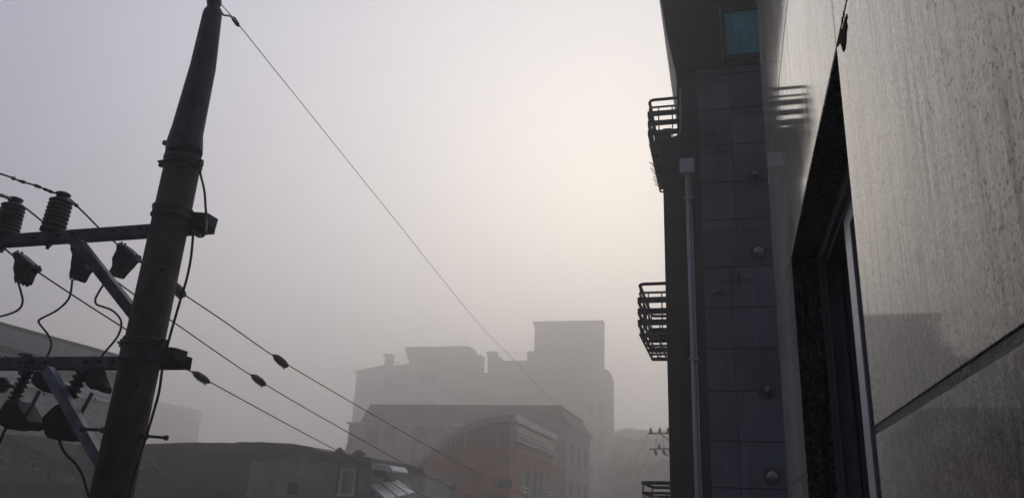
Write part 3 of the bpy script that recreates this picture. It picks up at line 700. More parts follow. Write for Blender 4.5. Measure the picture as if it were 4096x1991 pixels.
housing(LA, [r1(828, 672), r1(855, 657), r1(905, 690), r1(960, 745), r1(966, 788), r1(938, 782), r1(905, 822), r1(860, 868), r1(832, 904), r1(765, 888), r1(798, 828), r1(797, 770), r1(828, 712)], 4.95)
# overhead ground wire
gpts = [(D(548, 2), YP), (D(600, 62), 4.6), (D(700, 187), 5.8), (D(800, 311), 7.2), (D(1000, 560), 10.5), (D(1200, 808), 17), (D(1300, 912), 22), (D(1400, 1016), 28), (D(1500, 1078), 33), (D(1600, 1108), 38), (D(1700, 1112), 43)]
gw = wire('ground_wire', [PY(p, Y) for p, Y in gpts], .0034, 'thin single wire slanting from the pole top down across the sky into the fog', 'wire', seg=8)
for P in ():
    pass
a, b = PY(D(586, 45), 4.42), PY(D(600, 66), 4.58); bm = B(); lathe(bm, a, b, [(0, .004), (.1, .016), (.4, .018), (.55, .010), (.7, .018), (.95, .012), (1, .004)], 10); obj('grip', bm, m_rubber, gw)
wire('bonding_lead', [PY(D(553, 24), YP), PY(D(562, 38), 4.15), PY(D(578, 41), 4.3), PY(D(592, 52), 4.45)], .0075, 'short thick lead joining the pole top to the slanting wire', 'cable', seg=6)
# pole cable
cab = [(499, 412), (506, 445), (514, 480), (517, 520), (519, 552), (517, 583), (508, 595), (494, 592), (486, 580), (485, 600), (480, 650), (470, 700), (455, 750), (436, 815), (418, 880), (408, 930), (400, 985), (385, 1040), (370, 1090), (352, 1145), (336, 1200), (320, 1262), (290, 1400)]
wire('earth_cable', [PY(D(*p), YP-.02 if p[1] < 560 else YP-.16) for p in cab], .0075, 'loose black cable hanging down the right side of the concrete pole', 'cable', seg=5)
GJ = 'jumper cables hanging from the clamps'
for pl, lab, yy in (([(45, 708), (53, 735), (57, 757), (50, 775), (30, 787), (-5, 797), (-40, 805)], 'black jumper cable curling left below the leftmost clamp cover', 4.55),
                ([(182, 703), (178, 735), (168, 758), (140, 782), (105, 800), (97, 808), (104, 820), (120, 840), (129, 862), (126, 880), (112, 912), (100, 960)], 'black jumper cable with a sharp elbow, between the two crossarms left of the brace', 4.7),
                ([(260, 716), (250, 732), (240, 752), (243, 765), (262, 772), (285, 782), (303, 803), (304, 825), (293, 850), (270, 878), (255, 900), (245, 950)], 'black jumper cable bending past the diagonal brace beside the pole', 4.75),
                ([(148, 1090), (152, 1115), (165, 1140), (190, 1165), (208, 1195), (220, 1235), (240, 1290)], 'black cable falling from the angular fuse cover to the bottom edge', 4.2),
                ([(22, 1070), (10, 1085), (2, 1105), (-20, 1150)], 'short black cable falling from the leftmost fuse cover', 4.2)):
    wire('jumper_cable', [PY(D(*p), yy) for p in pl], .0088 if yy < 4.5 else .0078, lab, 'cable', GJ, seg=6)

# ---------------------------------------------------------------- low building and walls, left foreground
def roofline(pts, Y): return [PY(p, Y) for p in pts]
YL = 29.0
lb = thing('low_house', 'low grey rendered house with a drooping dark flat roof and one white framed window', 'house', (-17, YL+2, 0))
x0 = PY(r5(1062, 700), YL).x; x1 = PY(r5(2108, 700), YL).x
wa, wb = PY(r5(1862, 585), YL), PY(r5(1960, 805), YL); va, vb = PY(r5(1400, 700), YL), PY(r5(1482, 800), YL)
zt_ = PY(r5(1600, 480), YL).z
bm = B()
wall_y(bm, x0, x1, 0, PY(r5(1340, 530), YL).z, YL, .25, [(wa.x, wb.x, wb.z, wa.z), (va.x, vb.x, vb.z, va.z)])
prism(bm, [Vector((x0, YL+.0005, PY(r5(1340, 530), YL).z))] + [PY(r5(x, y_+8), YL+.0005) for x, y_ in ((1130, 470), (1340, 440), (1500, 445), (1700, 480))] + [PY(r5(1850, 529), YL+.0005)], (0, .2, 0))
box(bm, x0, x1, YL+.2505, YL+5, 0, PY(r5(1340, 530), YL).z-.45)
obj('wall', bm, m_plas, lb)
top = [(1075, 360), (1150, 356), (1250, 362), (1350, 366), (1450, 372), (1500, 382), (1540, 396), (1565, 392), (1600, 402), (1650, 425), (1700, 440), (1780, 446), (1850, 455), (1950, 466), (2050, 480), (2112, 497)]
bot = [(2106, 572), (2000, 558), (1850, 535), (1700, 517), (1600, 492), (1500, 472), (1400, 460), (1340, 460), (1260, 480), (1200, 495), (1160, 498), (1135, 520), (1105, 515), (1085, 480)]
bm = B(); prism(bm, [PY(r5(*p), YL-.35) for p in top+bot], (0, 5.6, 0)); obj('roof', bm, m_roofd, lb)
bm = B(); w_ = .06
box(bm, wa.x-.04, wa.x+w_, YL-.03, YL+.08, wb.z, wa.z); box(bm, wb.x-w_, wb.x+.03, YL-.03, YL+.08, wb.z, wa.z); box(bm, wa.x+w_, wb.x-w_, YL-.03, YL+.08, wa.z-w_, wa.z); box(bm, wa.x-.08, wb.x+.08, YL-.06, YL+.08, wb.z-.08, wb.z)
box(bm, (wa.x*.55+wb.x*.45)+.1, (wa.x*.55+wb.x*.45)+.13, YL-.01, YL+.06, wb.z+.001, wa.z-w_-.001)
wfo = obj('window', bm, m_trimw, lb); bm = B(); box(bm, wa.x+w_, wb.x-w_, YL+.03, YL+.05, wb.z+.002, wa.z-w_); obj('pane', bm, m_glass2, wfo)
bm = B()
for xx in (wa.x-.16, wb.x+.08): box(bm, xx, xx+.09, YL-.025, YL-.001, wb.z-.1, wa.z+.08)
each('shutter', bm, m_shed, lb)
bm = B(); box(bm, va.x, vb.x, YL+.12, YL+.2, vb.z, va.z); box(bm, va.x-.02, vb.x+.02, YL-.02, YL-.001, vb.z-.04, vb.z); obj('vent_opening', bm, m_hole, lb)
for cx_ in (1842, 2010):
    P = PY(r5(cx_, 470), YL+.2); Q = PY(r5(cx_, 404 if cx_ < 1900 else 424), YL+.2)
    bm = B(); lathe(bm, P, Q, [(0, .29), (.2, .27), (.45, .2), (.8, .12), (1, .03)], 10); obj('roof_ornament', bm, m_roofd, lb, smooth=True)
bm = B(); P = PY(r5(1635, 522), YL-.2); box(bm, P.x-.22, P.x+.15, YL-.3, YL-.01, P.z-.05, P.z+.05); tube(bm, [P+Vector((-.2, -.05, 0)), P+Vector((-.3, -.1, -.1))], .03, 6); obj('eaves_lamp', bm, m_roofd, lb, bevel=.02)
bm = B(); prism(bm, [PY(r5(*p), YL-.4) for p in ((2110, 543), (2180, 543), (2272, 556), (2303, 603), (2200, 600), (2112, 592))], (0, 1.6, 0)); obj('awning_valance', bm, m_awn, lb, bevel=.03)
aw = thing('awning', 'pale grey ribbed sheet awning sloping away at the right end of the low house', 'awning', (PY(r5(2250, 780), YL).x, YL, PY(r5(2250, 839), YL).z-.6))
pa_, pb_, pc_, pd_ = r5(2103, 727), r5(2268, 676), r5(2480, 839), r5(2255, 850)
A0, A1, A2, A3 = PY(r5(2103, 727), YL-.2), PY(r5(2330, 672), YL+2.3), PY(r5(2560, 880), YL+.2), PY(r5(2235, 850), YL-2.0)
A2 = A1 + (A3-A0) + Vector((.15, 0, 0))
bm = B(); n_ = (A1-A0).cross(A3-A0).normalized(); 
if n_.z < 0: n_ = -n_
hexa(bm, [A0, A1, A2, A3]+[p-n_*.04 for p in (A0, A1, A2, A3)]); obj('sheet', bm, m_awn, aw)
bm = B()
for t in (.0, .36, .70, 1.0):
    p = A0.lerp(A1, t); q = A3.lerp(A2, t); beam(bm, p+n_*.012, q+n_*.012, .035, .022, n_)
each('rib', bm, m_roofd, aw)
bm = B(); beam(bm, A0+Vector((0, .3, -1.9)), A0+Vector((0, .3, -.05)), .06, .06, Vector((0, 1, 0))); beam(bm, A3+Vector((0, .1, -3)), A3+Vector((0, .1, -.05)), .06, .06, Vector((0, 1, 0))); each('bracket', bm, m_roofd, aw)
bm = B(); prism(bm, [PY(r5(*p), YL+1.2) for p in ((2108, 560), (2240, 600), (2275, 690), (2200, 725), (2106, 730))], (0, 1.5, 0)); obj('dormer_side', bm, m_roofd, lb)
# shed with crossed bracing
sh = thing('metal_shed', 'dark blue grey sheet shed with crossed bracing beside the concrete pole', 'shed', (-21, YL+3, 0))
sx0 = PY(r5(-420, 600), YL+.4).x
bm = B(); box(bm, sx0, x0-.01, YL+.4, YL+5, 0, PY(r5(700, 470), YL+.4).z); obj('wall', bm, m_shed, sh)
bm = B(); stop = [(-420, 378), (150, 375), (300, 370), (500, 362), (620, 360), (700, 364), (860, 362), (930, 366), (980, 356), (1073, 358)]; sbot = [(1082, 452), (700, 440), (400, 425), (150, 430), (-420, 445)]
prism(bm, [PY(r5(*p), YL-.1) for p in stop+sbot], (0, 5.3, 0)); obj('roof', bm, m_roofd, sh)
bm = B()
for a_, b_ in (((200, 500), (420, 680)), ((410, 672), (560, 540)), ((560, 540), (612, 505)), ((105, 590), (200, 545)), ((245, 550), (330, 600))):
    beam(bm, PY(r5(*a_), YL+.3), PY(r5(*b_), YL+.3), .03, .026)
each('bracing', bm, m_trim, sh)
bm = B(); tube(bm, smoothpath([PY(r5(*p), YL+.35) for p in ((712, 440), (722, 510), (745, 580), (790, 650), (840, 710), (930, 750))], 5), .02, 6); obj('drain_hose', bm, m_hole, sh)
bm = B(); P, Q = PY(r5(268, 455), YL+.39), PY(r5(500, 585), YL+.39); box(bm, P.x, Q.x, YL+.36, YL+.398, Q.z, P.z); obj('door_panel', bm, m_clad, sh)
bm = B(); P, Q = PY(r5(105, 590), YL+.39), PY(r5(440, 720), YL+.39); box(bm, P.x-.6, Q.x, YL+.33, YL+.359, Q.z, P.z); obj('dark_panel', bm, m_roofd, sh)
bm = B(); 
for z in (0,): prism(bm, [PY(p, 22.0) for p in ((-260, 1915), (0, 1922), (560, 1945), (r5(480, 743)), (r5(1045, 783)))] + [Vector((PY(r5(1045, 783), 22).x, 22, 0)), Vector((PY((-260, 1915), 22).x, 22, 0))], (0, .25, 0))
tag(obj('boundary_wall', bm, m_conc), 'plain dark concrete wall along the bottom left behind the pole', 'wall')

# ---------------------------------------------------------------- brick house, left
XH = -29.0
bh = thing('brick_house', 'grey brown brick house with long dark eave and pale ledge at the left edge', 'house', (XH-5, 28, 0))
def HX(p, x=XH): return PXp(p, x)
ze = HX((0, 1323), XH).z
ledge_z = HX((143, 1519)).z
def hrect(a, b): P, Q = HX(a), HX(b); return (min(P.y, Q.y), max(P.y, Q.y), min(P.z, Q.z), max(P.z, Q.z))
winrow = [hrect(hh(-60, 190), hh(80, 340)), hrect(hh(92, 215), hh(240, 395)), hrect(hh(575, 345), hh(712, 520)), hrect(hh(735, 370), hh(845, 560))]
zw1 = HX(hh(80, 215)).z; zw0 = HX(hh(100, 410)).z
winrow = [(a, b, zw0, zw1) for a, b, _, _ in winrow]
smallw = [hrect(hh(228, 975), hh(300, 1048)), hrect(hh(-15, 950), hh(40, 1030))]
bigw = [hrect(hh(510, 1010), hh(690, 1125))]
hol = winrow + smallw + bigw
yN, yF = 20.0, 33.8
bm = B(); wall_x(bm, yN, yF, 0, ze-.1, XH, -.3, hol); box(bm, XH-8, XH-.31, yN+.1, yF-.1, 0, ze-.2)
obj('wall', bm, m_brickg, bh)
bm = B(); box(bm, XH-12, XH+1.0, yN-.6, yF+.5, ze-.02, ze+.14); prism(bm, [Vector((XH+1.0, yN-.6, ze+.141)), Vector((XH-12, yN-.6, ze+.141)), Vector((XH-5, yN-.6, ze+1.3))], (0, yF-yN+1.1, 0)); obj('roof', bm, m_roofd, bh)
bm = B(); box(bm, XH+.001, XH+.99, yN-.5, yF+.4, ze-.75, ze-.025); obj('fascia', bm, m_soffit, bh)
bm = B(); box(bm, XH+.001, XH+.12, yN, yF, zw1+.02, ze-.76); obj('cornice', bm, m_trim, bh)
bm = B(); box(bm, XH+.001, XH+.22, yN, yF, ledge_z-.16, ledge_z+.16); box(bm, XH+.001, XH+.14, yN, yF, ledge_z-.36, ledge_z-.1605); obj('ledge', bm, m_trimw, bh)
for k, (a, b, c, d_) in enumerate(hol):
    f = .06
    bm = B(); box(bm, XH-.1, XH+.03, a, a+f, c, d_); box(bm, XH-.1, XH+.03, b-f, b, c, d_); box(bm, XH-.1, XH+.03, a+f, b-f, c, c+f); box(bm, XH-.1, XH+.03, a+f, b-f, d_-f, d_); box(bm, XH-.08, XH+.02, (a+b)/2-.03, (a+b)/2+.03, c+f, d_-f)
    w_o = obj('window', bm, m_trimw, bh); bm = B(); box(bm, XH-.06, XH-.05, a+f, b-f, c+f, d_-f); obj('pane', bm, m_glass2, w_o)
bm = B(); P, Q = HX(hh(370, 945)), HX(hh(350, 1120)); tube(bm, [Vector((XH+.08, P.y, P.z)), Vector((XH+.08, P.y, 0))], .07, 8); obj('downpipe', bm, m_roofd, bh)
bm = B(); P = HX(hh(180, 570), XH+.2); lathe(bm, P, P+Vector((.15, 0, 0)), [(0, .35), (1, .33)], 20); obj('round_plaque', bm, m_trim, bh)
# lean-to canopy
lt = [hh(50, 790), hh(330, 808), hh(600, 880), hh(720, 960), hh(720, 1105), hh(540, 1035), hh(330, 930), hh(220, 880)]
bm = B(); prism(bm, [HX(p, XH+1.3) for p in lt], (-1.2, 0, 0)); obj('canopy', bm, m_roofr, bh)

# faint house and tree farther left
fh = thing('hazy_house', 'very faint pale roofed house lost in fog just right of the pole', 'house', (-195, 240, 0))
XF = -185.0
e1, e2 = PXp((600, 1600), XF), PXp((800, 1690), XF); z_ = e1.z
bm = B(); box(bm, XF-8, XF, e1.y-6, e2.y, 0, z_-.3); obj('wall', bm, m_plas, fh)
bm = B(); box(bm, XF-9, XF+.6, e1.y-6.5, e2.y+.6, z_-.3, z_+.1); obj('roof', bm, m_plas, fh)
bm = B()
for y_ in (e1.y-3, e1.y, e1.y+2.5): box(bm, XF+.001, XF+.05, y_, y_+1.4, z_-2.2, z_-1.0)
each('window', bm, m_glass2, fh)
def tree(P, h, r, label, name='broadleaf_tree', n=2600, grp=None):
    t_ = thing(name, label, 'tree', P, grp)
    bm = B(); P = Vector(P); tp = P+Vector((.2, .1, h*.55)); tube(bm, [P, P+Vector((.05, 0, h*.3)), tp], [r*.10, r*.075, r*.05], 10)
    limbs = []
    for k in range(9):
        a_ = k*2.4+random.random(); e = P+Vector((math.cos(a_)*r*.7, math.sin(a_)*r*.7, h*random.uniform(.55, .92))); s_ = P.lerp(tp, random.uniform(.55, 1))
        m2 = s_.lerp(e, .5)+Vector((0, 0, -.2)); tube(bm, [s_, m2, e], [r*.04, r*.025, r*.01], 6); limbs.append(e)
    obj('trunk', bm, m_bark, t_)
    bm = B()
    cl = [(l, r*random.uniform(.28, .42)) for l in limbs] + [(P+Vector((random.uniform(-.4, .4)*r, random.uniform(-.4, .4)*r, h*random.uniform(.6, .98))), r*random.uniform(.25, .4)) for _ in range(8)]
    for _ in range(n):
        c, cr = random.choice(cl); v = Vector((random.gauss(0, 1), random.gauss(0, 1), random.gauss(0, .8))).normalized()*cr*random.uniform(.5, 1.08)+c
        s_ = r*.035*random.uniform(.7, 1.4); a_ = Vector((random.gauss(0, 1), random.gauss(0, 1), random.gauss(0, 1))).normalized(); b_ = a_.orthogonal().normalized()
        vs = [bm.verts.new(v+a_*s_*1.6), bm.verts.new(v+b_*s_), bm.verts.new(v-a_*s_*1.6), bm.verts.new(v-b_*s_)]; bm.faces.new(vs)
    obj('crown', bm, m_leaf, t_)
pt = PY(D(432, 1035), 240); tree((pt.x, 240, 0), pt.z, 9.0, 'dark tree hardly visible in fog above the long low roof', n=1200)
pt = PY(D(1600, 1215), 46); 

# ---------------------------------------------------------------- red brick building with curved roof
YR = 56.0
rd = thing('curved_roof_building', 'red brick building under a quarter round roof with railed balconies', 'building', (-18, YR+4, 0))
cor = PY(r4(1108, 722), YR); XR = cor.x; YR2 = YR*1.256
arc = [(470, 1040), (500, 1012), (560, 965), (620, 918), (680, 872), (720, 845), (780, 806), (850, 772), (920, 750), (1000, 733), (1050, 726), (1108, 722)]
A_out = [PY(r4(*p), YR-.25) for p in arc]; 
cen = PY(r4(1108, 1150), YR-.25)
A_in = [p+(cen-p).normalized()*.46 for p in A_out]
bm = B(); prism(bm, A_out+A_in[::-1], (0, YR2-YR+.4, 0)); obj('roof', bm, m_trim, rd)
zb1 = PY(r4(1100, 922), YR).z; eave = PY(r4(1115, 745), YR).z
bm = B()
AI = [p.copy() for p in A_in]
for p in AI: p.y = YR
left = Vector((AI[0].x, YR, 0))
low = [p for p in AI if p.z < zb1]+[Vector((next(q.x for q in AI if q.z >= zb1)-.2, YR, zb1)), Vector((XR, YR, zb1)), Vector((XR, YR, 0)), left]
prism(bm, low, (0, .4, 0)); box(bm, AI[0].x+.1, XR-.4, YR+.4005, YR2, 0, AI[0].z)
# side wall facing the street
def rx(p): P = PXp(r4(*p), XR); return P
hl = []
zs_ = lambda yy: rx((1115, yy)).z
door = (rx((1165, 1060)).y, rx((1345, 1100)).y, rx((1345, 1330)).z, rx((1165, 1065)).z)
hl.append(door)
wall_x(bm, YR+.4005, YR2, 0, eave-.35, XR, -.3, [door])
obj('wall', bm, m_brickr, rd)
up_pts = [p for p in AI if p.z >= zb1]
bm = B(); prism(bm, [Vector((up_pts[0].x, YR+.35, zb1))]+[p+Vector((0, .35, 0)) for p in up_pts]+[Vector((XR-.05, YR+.35, zb1))], (0, .1, 0)); gz = obj('gable_glazing', bm, m_glass, rd)
bm = B(); zz1 = PY(r4(950, 825), YR).z
for x_ in (PY(r4(740, 900), YR).x, PY(r4(800, 900), YR).x, PY(r4(860, 900), YR).x, PY(r4(1000, 900), YR).x): box(bm, x_-.04, x_+.04, YR+.28, YR+.345, zb1, min(zz1, next((a_.z for a_ in AI if a_.x >= x_), zz1))-.02)
each('mullion', bm, m_trim, gz)
bm = B(); xa = PY(r4(840, 880), YR).x
tube(bm, [(xa, YR+.05, zz1), (XR-.05, YR+.05, zz1)], .035, 6); tube(bm, [(xa, YR+.05, zb1+.08), (XR-.05, YR+.05, zb1+.08)], .025, 6)
for k in range(26): x_ = xa+(XR-.1-xa)*k/25; tube(bm, [(x_, YR+.05, zb1+.08), (x_, YR+.05, zz1)], .014, 5)
obj('railing', bm, m_rail, rd)
bm = B(); box(bm, XR-.14, XR+.12, YR-.1, YR+.2, zb1, cor.z-.49); box(bm, XR+.125, XR+.22, YR+.7, YR+1.1, zs_(880), cor.z-.5); each('corner_post', bm, m_trim, rd)
bm = B(); box(bm, XR-.3, XR+.35, YR-.2, YR2+.1, cor.z-.48, cor.z-.02); obj('eave_fascia', bm, m_trimw, rd)
for yy_, n2 in ((825, 1), (850, 1), (915, 0), (942, 0)):
    z = rx((1118, yy_)).z; bm = B(); tube(bm, [(XR+.25, YR+.1, z), (XR+.25, YR2-.2, z)], .045 if n2 else .035, 6); obj('handrail', bm, m_steel, rd)
bm = B(); z = rx((1118, 885)).z; box(bm, XR+.001, XR+.45, YR+.1, YR2-.2, z-.12, z+.12); obj('balcony_slab', bm, m_trim, rd)
bm = B(); z = rx((1118, 800)).z; box(bm, XR+.001, XR+.03, YR+.6, YR2-.3, rx((1118, 875)).z, z+.4); obj('window', bm, m_glass, rd)
bm = B(); box(bm, XR-.2, XR-.15, door[0], door[1], door[2], door[3]); dn_ = obj('balcony_door', bm, m_glass2, rd)
bm = B(); 
for t in (0, .27, .5, .73, 1.0): yy_ = door[0]+(door[1]-door[0])*t; box(bm, XR-.14, XR+.02, yy_-.06, yy_+.06, door[2], door[3]-.001)
each('door_frame', bm, m_trim, dn_)
for yy_ in (1190, 1215):
    z = rx((1190, yy_)).z; bm = B(); tube(bm, [(XR+.12, door[0]-.1, z), (XR+.12, door[0]+2.5, z)], .045, 6); tube(bm, [(XR+.12, door[1]-2.3, z), (XR+.12, door[1]+.2, z)], .045, 6); obj('handrail', bm, m_steel, rd)
bm = B(); P = PY(r4(1075, 920), YR); Q = PY(r4(1062, 1250), YR); tube(bm, [(P.x, YR-.08, P.z), (Q.x+.1, YR-.08, 0)], .04, 8); obj('downpipe', bm, m_plas2, rd)
P, Q = PY(r4(1015, 1130), YR), PY(r4(1105, 1185), YR); bm = B(); box(bm, P.x, Q.x, YR-.03, YR-.001, Q.z, P.z); obj('window', bm, m_glass, rd)
P, Q = PY(r4(672, 1175), YR-3), PY(r4(722, 1252), YR-3)
gl = thing('gate_post', 'squat dark capped post at the foot of the red brick building', 'post', ((P.x+Q.x)/2, YR-3, 0))
bm = B(); box(bm, P.x+.2, Q.x-.2, YR-3.5, YR-2.5, 0, P.z-.3); obj('shaft', bm, m_brickg, gl)
bm = B(); box(bm, P.x, Q.x, YR-3.7, YR-2.3, P.z-.299, P.z); obj('cap', bm, m_roofd, gl)
# small block left of it
sb = thing('back_annex', 'low dim annex roof between the pale awning and the red brick wall', 'building', (-28, 50, 0))
P, Q = PY(r4(330, 1075), 48), PY(r4(500, 1130), 48)
bm = B(); box(bm, P.x, Q.x+.6, 48, 53, 0, P.z-.4); obj('wall', bm, m_plas, sb)
bm = B(); prism(bm, [Vector((P.x-.2, 47.8, P.z-.39)), Vector((P.x+.8, 47.8, P.z+.1)), Vector((Q.x+.5, 47.8, P.z+.15)), Vector((Q.x+.8, 47.8, P.z-.39))], (0, 5.3, 0)); obj('roof', bm, m_roofr, sb)
bm = B(); box(bm, P.x+.2, Q.x+.7, 47.9, 47.99, P.z-1.4, P.z-1.2); obj('ledge', bm, m_trim, sb)

# ---------------------------------------------------------------- wide middle building with mansard roof
YM = 84.0
md = thing('mansard_building', 'wide grey building with a broad flat topped mansard roof behind the red house', 'building', (-28, YM+4, 0))
mc = PY(r4(1400, 665), YM); ml = PY(r4(210, 665), YM); el = PY(r4(148, 765), YM); mw = PY(r4(75, 775), YM)
ze_ = PY(r4(700, 778), YM).z; XM = mc.x; YM2 = YM+15.0
bm = B()
# mansard: frustum
def frus(bm, b0, b1, zb_, t0, t1, zt__):
    hexa(bm, [(b0[0], b0[1], zb_), (b1[0], b0[1], zb_), (b1[0], b1[1], zb_), (b0[0], b1[1], zb_), (t0[0], t0[1], zt__), (t1[0], t0[1], zt__), (t1[0], t1[1], zt__), (t0[0], t1[1], zt__)])
frus(bm, (el.x, YM-.2), (XM+1.3, YM2+.5), ze_, (ml.x, YM), (XM, YM2-.5), mc.z); obj('roof', bm, m_roofr, md)
bm = B(); box(bm, XM-.1, XM+.25, YM-.1, YM2-.5, mc.z-.0, mc.z+.12); obj('ridge_flashing', bm, m_trimw, md)
holes = []
for xa_, xb_ in ((170, 260), (300, 370), (490, 560), (690, 760)):
    P, Q = PY(r4(xa_, 800), YM), PY(r4(xb_, 900), YM); holes.append((P.x, Q.x, Q.z, P.z))
bm = B(); wall_y(bm, mw.x, XM+.9, 0, ze_-.02, YM, .3, holes); box(bm, mw.x, XM+.9, YM+.301, YM2, 0, ze_-.03); obj('wall', bm, m_plas, md)
for h_ in holes:
    bm = B(); box(bm, h_[0], h_[1], YM+.15, YM+.2, h_[2], h_[3]); obj('window', bm, m_glass, md)
bm = B(); box(bm, mw.x-.2, XM+1.2, YM-.3, YM-.001, ze_-.22, ze_-.021); obj('eave_gutter', bm, m_trim, md)
for xa_ in (475, 690):
    P = PY(r4(xa_, 850), YM); bm = B(); box(bm, P.x, P.x+.5, YM-.1, YM-.001, 0, ze_-.23); obj('pilaster', bm, m_plas2, md)
for i, (yy_) in enumerate((86.5, 91, 95.5)):
    for z in (H+5.3, H+1.3): bm = B(); box(bm, XM+.901, XM+.95, yy_, yy_+1.3, z, z+2.2); obj('window', bm, m_inner, md)
lx = PY(r4(40, 960), YM-1)
bm = B(); prism(bm, [Vector((lx.x, YM-1, 0)), PY(r4(45, 950), YM-1), PY(r4(78, 870), YM-1), Vector((mw.x+.6, YM-1, PY(r4(78, 870), YM-1).z)), Vector((mw.x+.6, YM-1, 0))], (0, 6, 0)); obj('side_wing', bm, m_shed, md)

# ---------------------------------------------------------------- villa in the fog
YV = 220.0
vl = thing('stepped_villa', 'large stepped villa fading into fog with a square stair tower on its right', 'building', (-50, YV+6, 0))
def V(x, y_, Y=YV): return PY(r4(x, y_), Y)
a_, b_ = V(118, 470), V(1700, 460)
bm = B()
def win(x0_, y0_, x1_, y1_): P, Q = V(x0_, y0_), V(x1_, y1_); return (P.x, Q.x, Q.z, P.z)
vwin = [win(525, 452, 628, 520), win(505, 633, 610, 690), win(300, 455, 425, 560), win(1088, 445, 1165, 510), win(1088, 630, 1165, 690), win(300, 635, 410, 690), win(985, 440, 1030, 470), win(1240, 630, 1285, 680)]
zl = V(300, 420).z; zm = V(1100, 385).z
wall_y(bm, V(118, 500).x, V(1700, 600).x, 0, V(120, 462).z, YV, .4, [h for h in vwin if h[3] < V(120, 462).z-.01])
prism(bm, [V(118, 462), V(293, 424), V(460, 398), V(460, 462)], (0, 8, 0))
box(bm, V(118, 500).x+.2, V(1716, 600).x, YV+.401, YV+11, 0, V(120, 470).z-.1)
obj('wall', bm, m_stone, vl)
bm = B()
c0_, c1_x = V(452, 400), V(900, 400); box(bm, c0_.x, c1_x.x, YV+.3, YV+5, V(120, 462).z-.05, V(600, 345).z); obj('upper_block', bm, m_stone, vl)
bm = B(); frus(bm, (V(455, 392).x, YV+.2), (V(862, 392).x, YV+5.1), V(600, 392).z, (V(440, 345).x, YV-.2), (V(850, 345).x, YV+5.6), V(600, 347).z)
frus(bm, (V(442, 345).x, YV-.3), (V(848, 345).x, YV+5.7), V(600, 346.5).z, (V(430, 300).x, YV-.9), (V(840, 290).x, YV+6.2), V(600, 297).z); obj('roof_slab', bm, m_roofr, vl)
# right mass between chimney and tower
bm = B(); prism(bm, [V(950, 470, YV-.3), V(950, 345, YV-.3), V(1008, 345, YV-.3), V(1010, 372, YV-.3), V(1060, 382, YV-.3), V(1200, 382, YV-.3), V(1200, 322, YV-.3), V(1250, 322, YV-.3), V(1250, 470, YV-.3)], (0, 6, 0)); 
prism(bm, [V(950, 470.5, YV-.3), V(1250, 470.5, YV-.3), V(1250, 700, YV-.3), V(950, 700, YV-.3)], (0, .29, 0)); obj('middle_block', bm, m_stone, vl)
bm = B(); box(bm, V(945, 345).x, V(1010, 345).x, YV-.5, YV+1.2, V(980, 344).z, V(980, 325).z); each('chimney_cap', bm, m_roofr, vl)
bm = B(); box(bm, V(298, 420).x, V(345, 420).x, YV-.2, YV+1.2, V(300, 430).z, V(300, 352).z); ch = obj('chimney', bm, m_stone, vl)
bm = B(); box(bm, V(290, 350).x, V(350, 350).x, YV-.4, YV+1.4, V(300, 351.5).z, V(300, 341).z); each('chimney_cap', bm, m_roofr, ch)
# tower
tl, tr = V(1252, 160), V(1682, 160)
bm = B(); box(bm, tl.x, tr.x, YV-.35, YV+3.0, V(1400, 1300).z if False else 0, V(1400, 175).z); tw_ = obj('tower', bm, m_stone, vl)
bm = B(); frus(bm, (tl.x, YV-.4), (tr.x, YV+3.1), V(1400, 174).z, (V(1238, 140).x, YV-.9), (V(1683, 140).x, YV+3.4), V(1400, 136).z); obj('cornice', bm, m_roofr, tw_)
bm = B(); lathe(bm, V(1350, 135), V(1350, 126), [(0, .25), (1, .2)], 8); obj('roof_vent', bm, m_roofr, tw_)
for yy_ in (650, 840, 1040, 1200):
    for X_, w_ in ((1588, 34), ):
        P, Q = V(X_, yy_, YV-.36), V(X_+w_, yy_+70, YV-.36); bm = B(); box(bm, P.x, Q.x, YV-.38, YV-.351, Q.z, P.z); obj('window', bm, m_glass, tw_)
# right wing
bm = B(); rxw = V(1724, 480).x; box(bm, tr.x+.001, V(1702, 480).x+.2, YV, YV+9, 0, V(1700, 450).z); obj('right_wing', bm, m_stone, vl)
bm = B(); box(bm, tr.x+.001, V(1702, 480).x+.4, YV-.2, YV+9.2, V(1700, 450).z+.001, V(1700, 440).z); obj('wing_parapet', bm, m_roofr, vl)
bm = B()
for yy_ in (655, 840, 1040, 1200):
    P, Q = V(1645, yy_, YV-.4), V(1690, yy_+110, YV-.4)
    box(bm, P.x, Q.x, YV-.39, YV-.352, Q.z, P.z)
each('stair_window', bm, m_glass, tw_)
for h_ in vwin:
    if h_[3] >= V(120, 462).z-.01: 
        bm = B(); box(bm, h_[0], h_[1], YV-.03, YV-.001, h_[2], min(h_[3], V(120, 462).z-.02)); obj('window', bm, m_glass, vl); continue
    bm = B(); box(bm, h_[0], h_[1], YV+.2, YV+.25, h_[2], h_[3]); obj('window', bm, m_glass, vl)
bm = B(); P, Q = V(850, 390), V(868, 560); box(bm, P.x, Q.x, YV-.3, YV-.001, Q.z, P.z-.2); box(bm, V(872, 400).x, V(895, 400).x, YV-.2, YV-.002, Q.z, P.z-.2); each('column', bm, m_plas2, vl)
# roof eave trim left
bm = B(); e0, e1_ = V(105, 448, YV-.5), V(300, 408, YV-.5); hexa(bm, [e0+Vector((0, 0, -.35)), e1_+Vector((0, 0, -.35)), e1_+Vector((0, 8, -.35)), e0+Vector((0, 8, -.35)), e0, e1_, e1_+Vector((0, 8, 0)), e0+Vector((0, 8, 0))]); obj('eave', bm, m_roofr, vl)
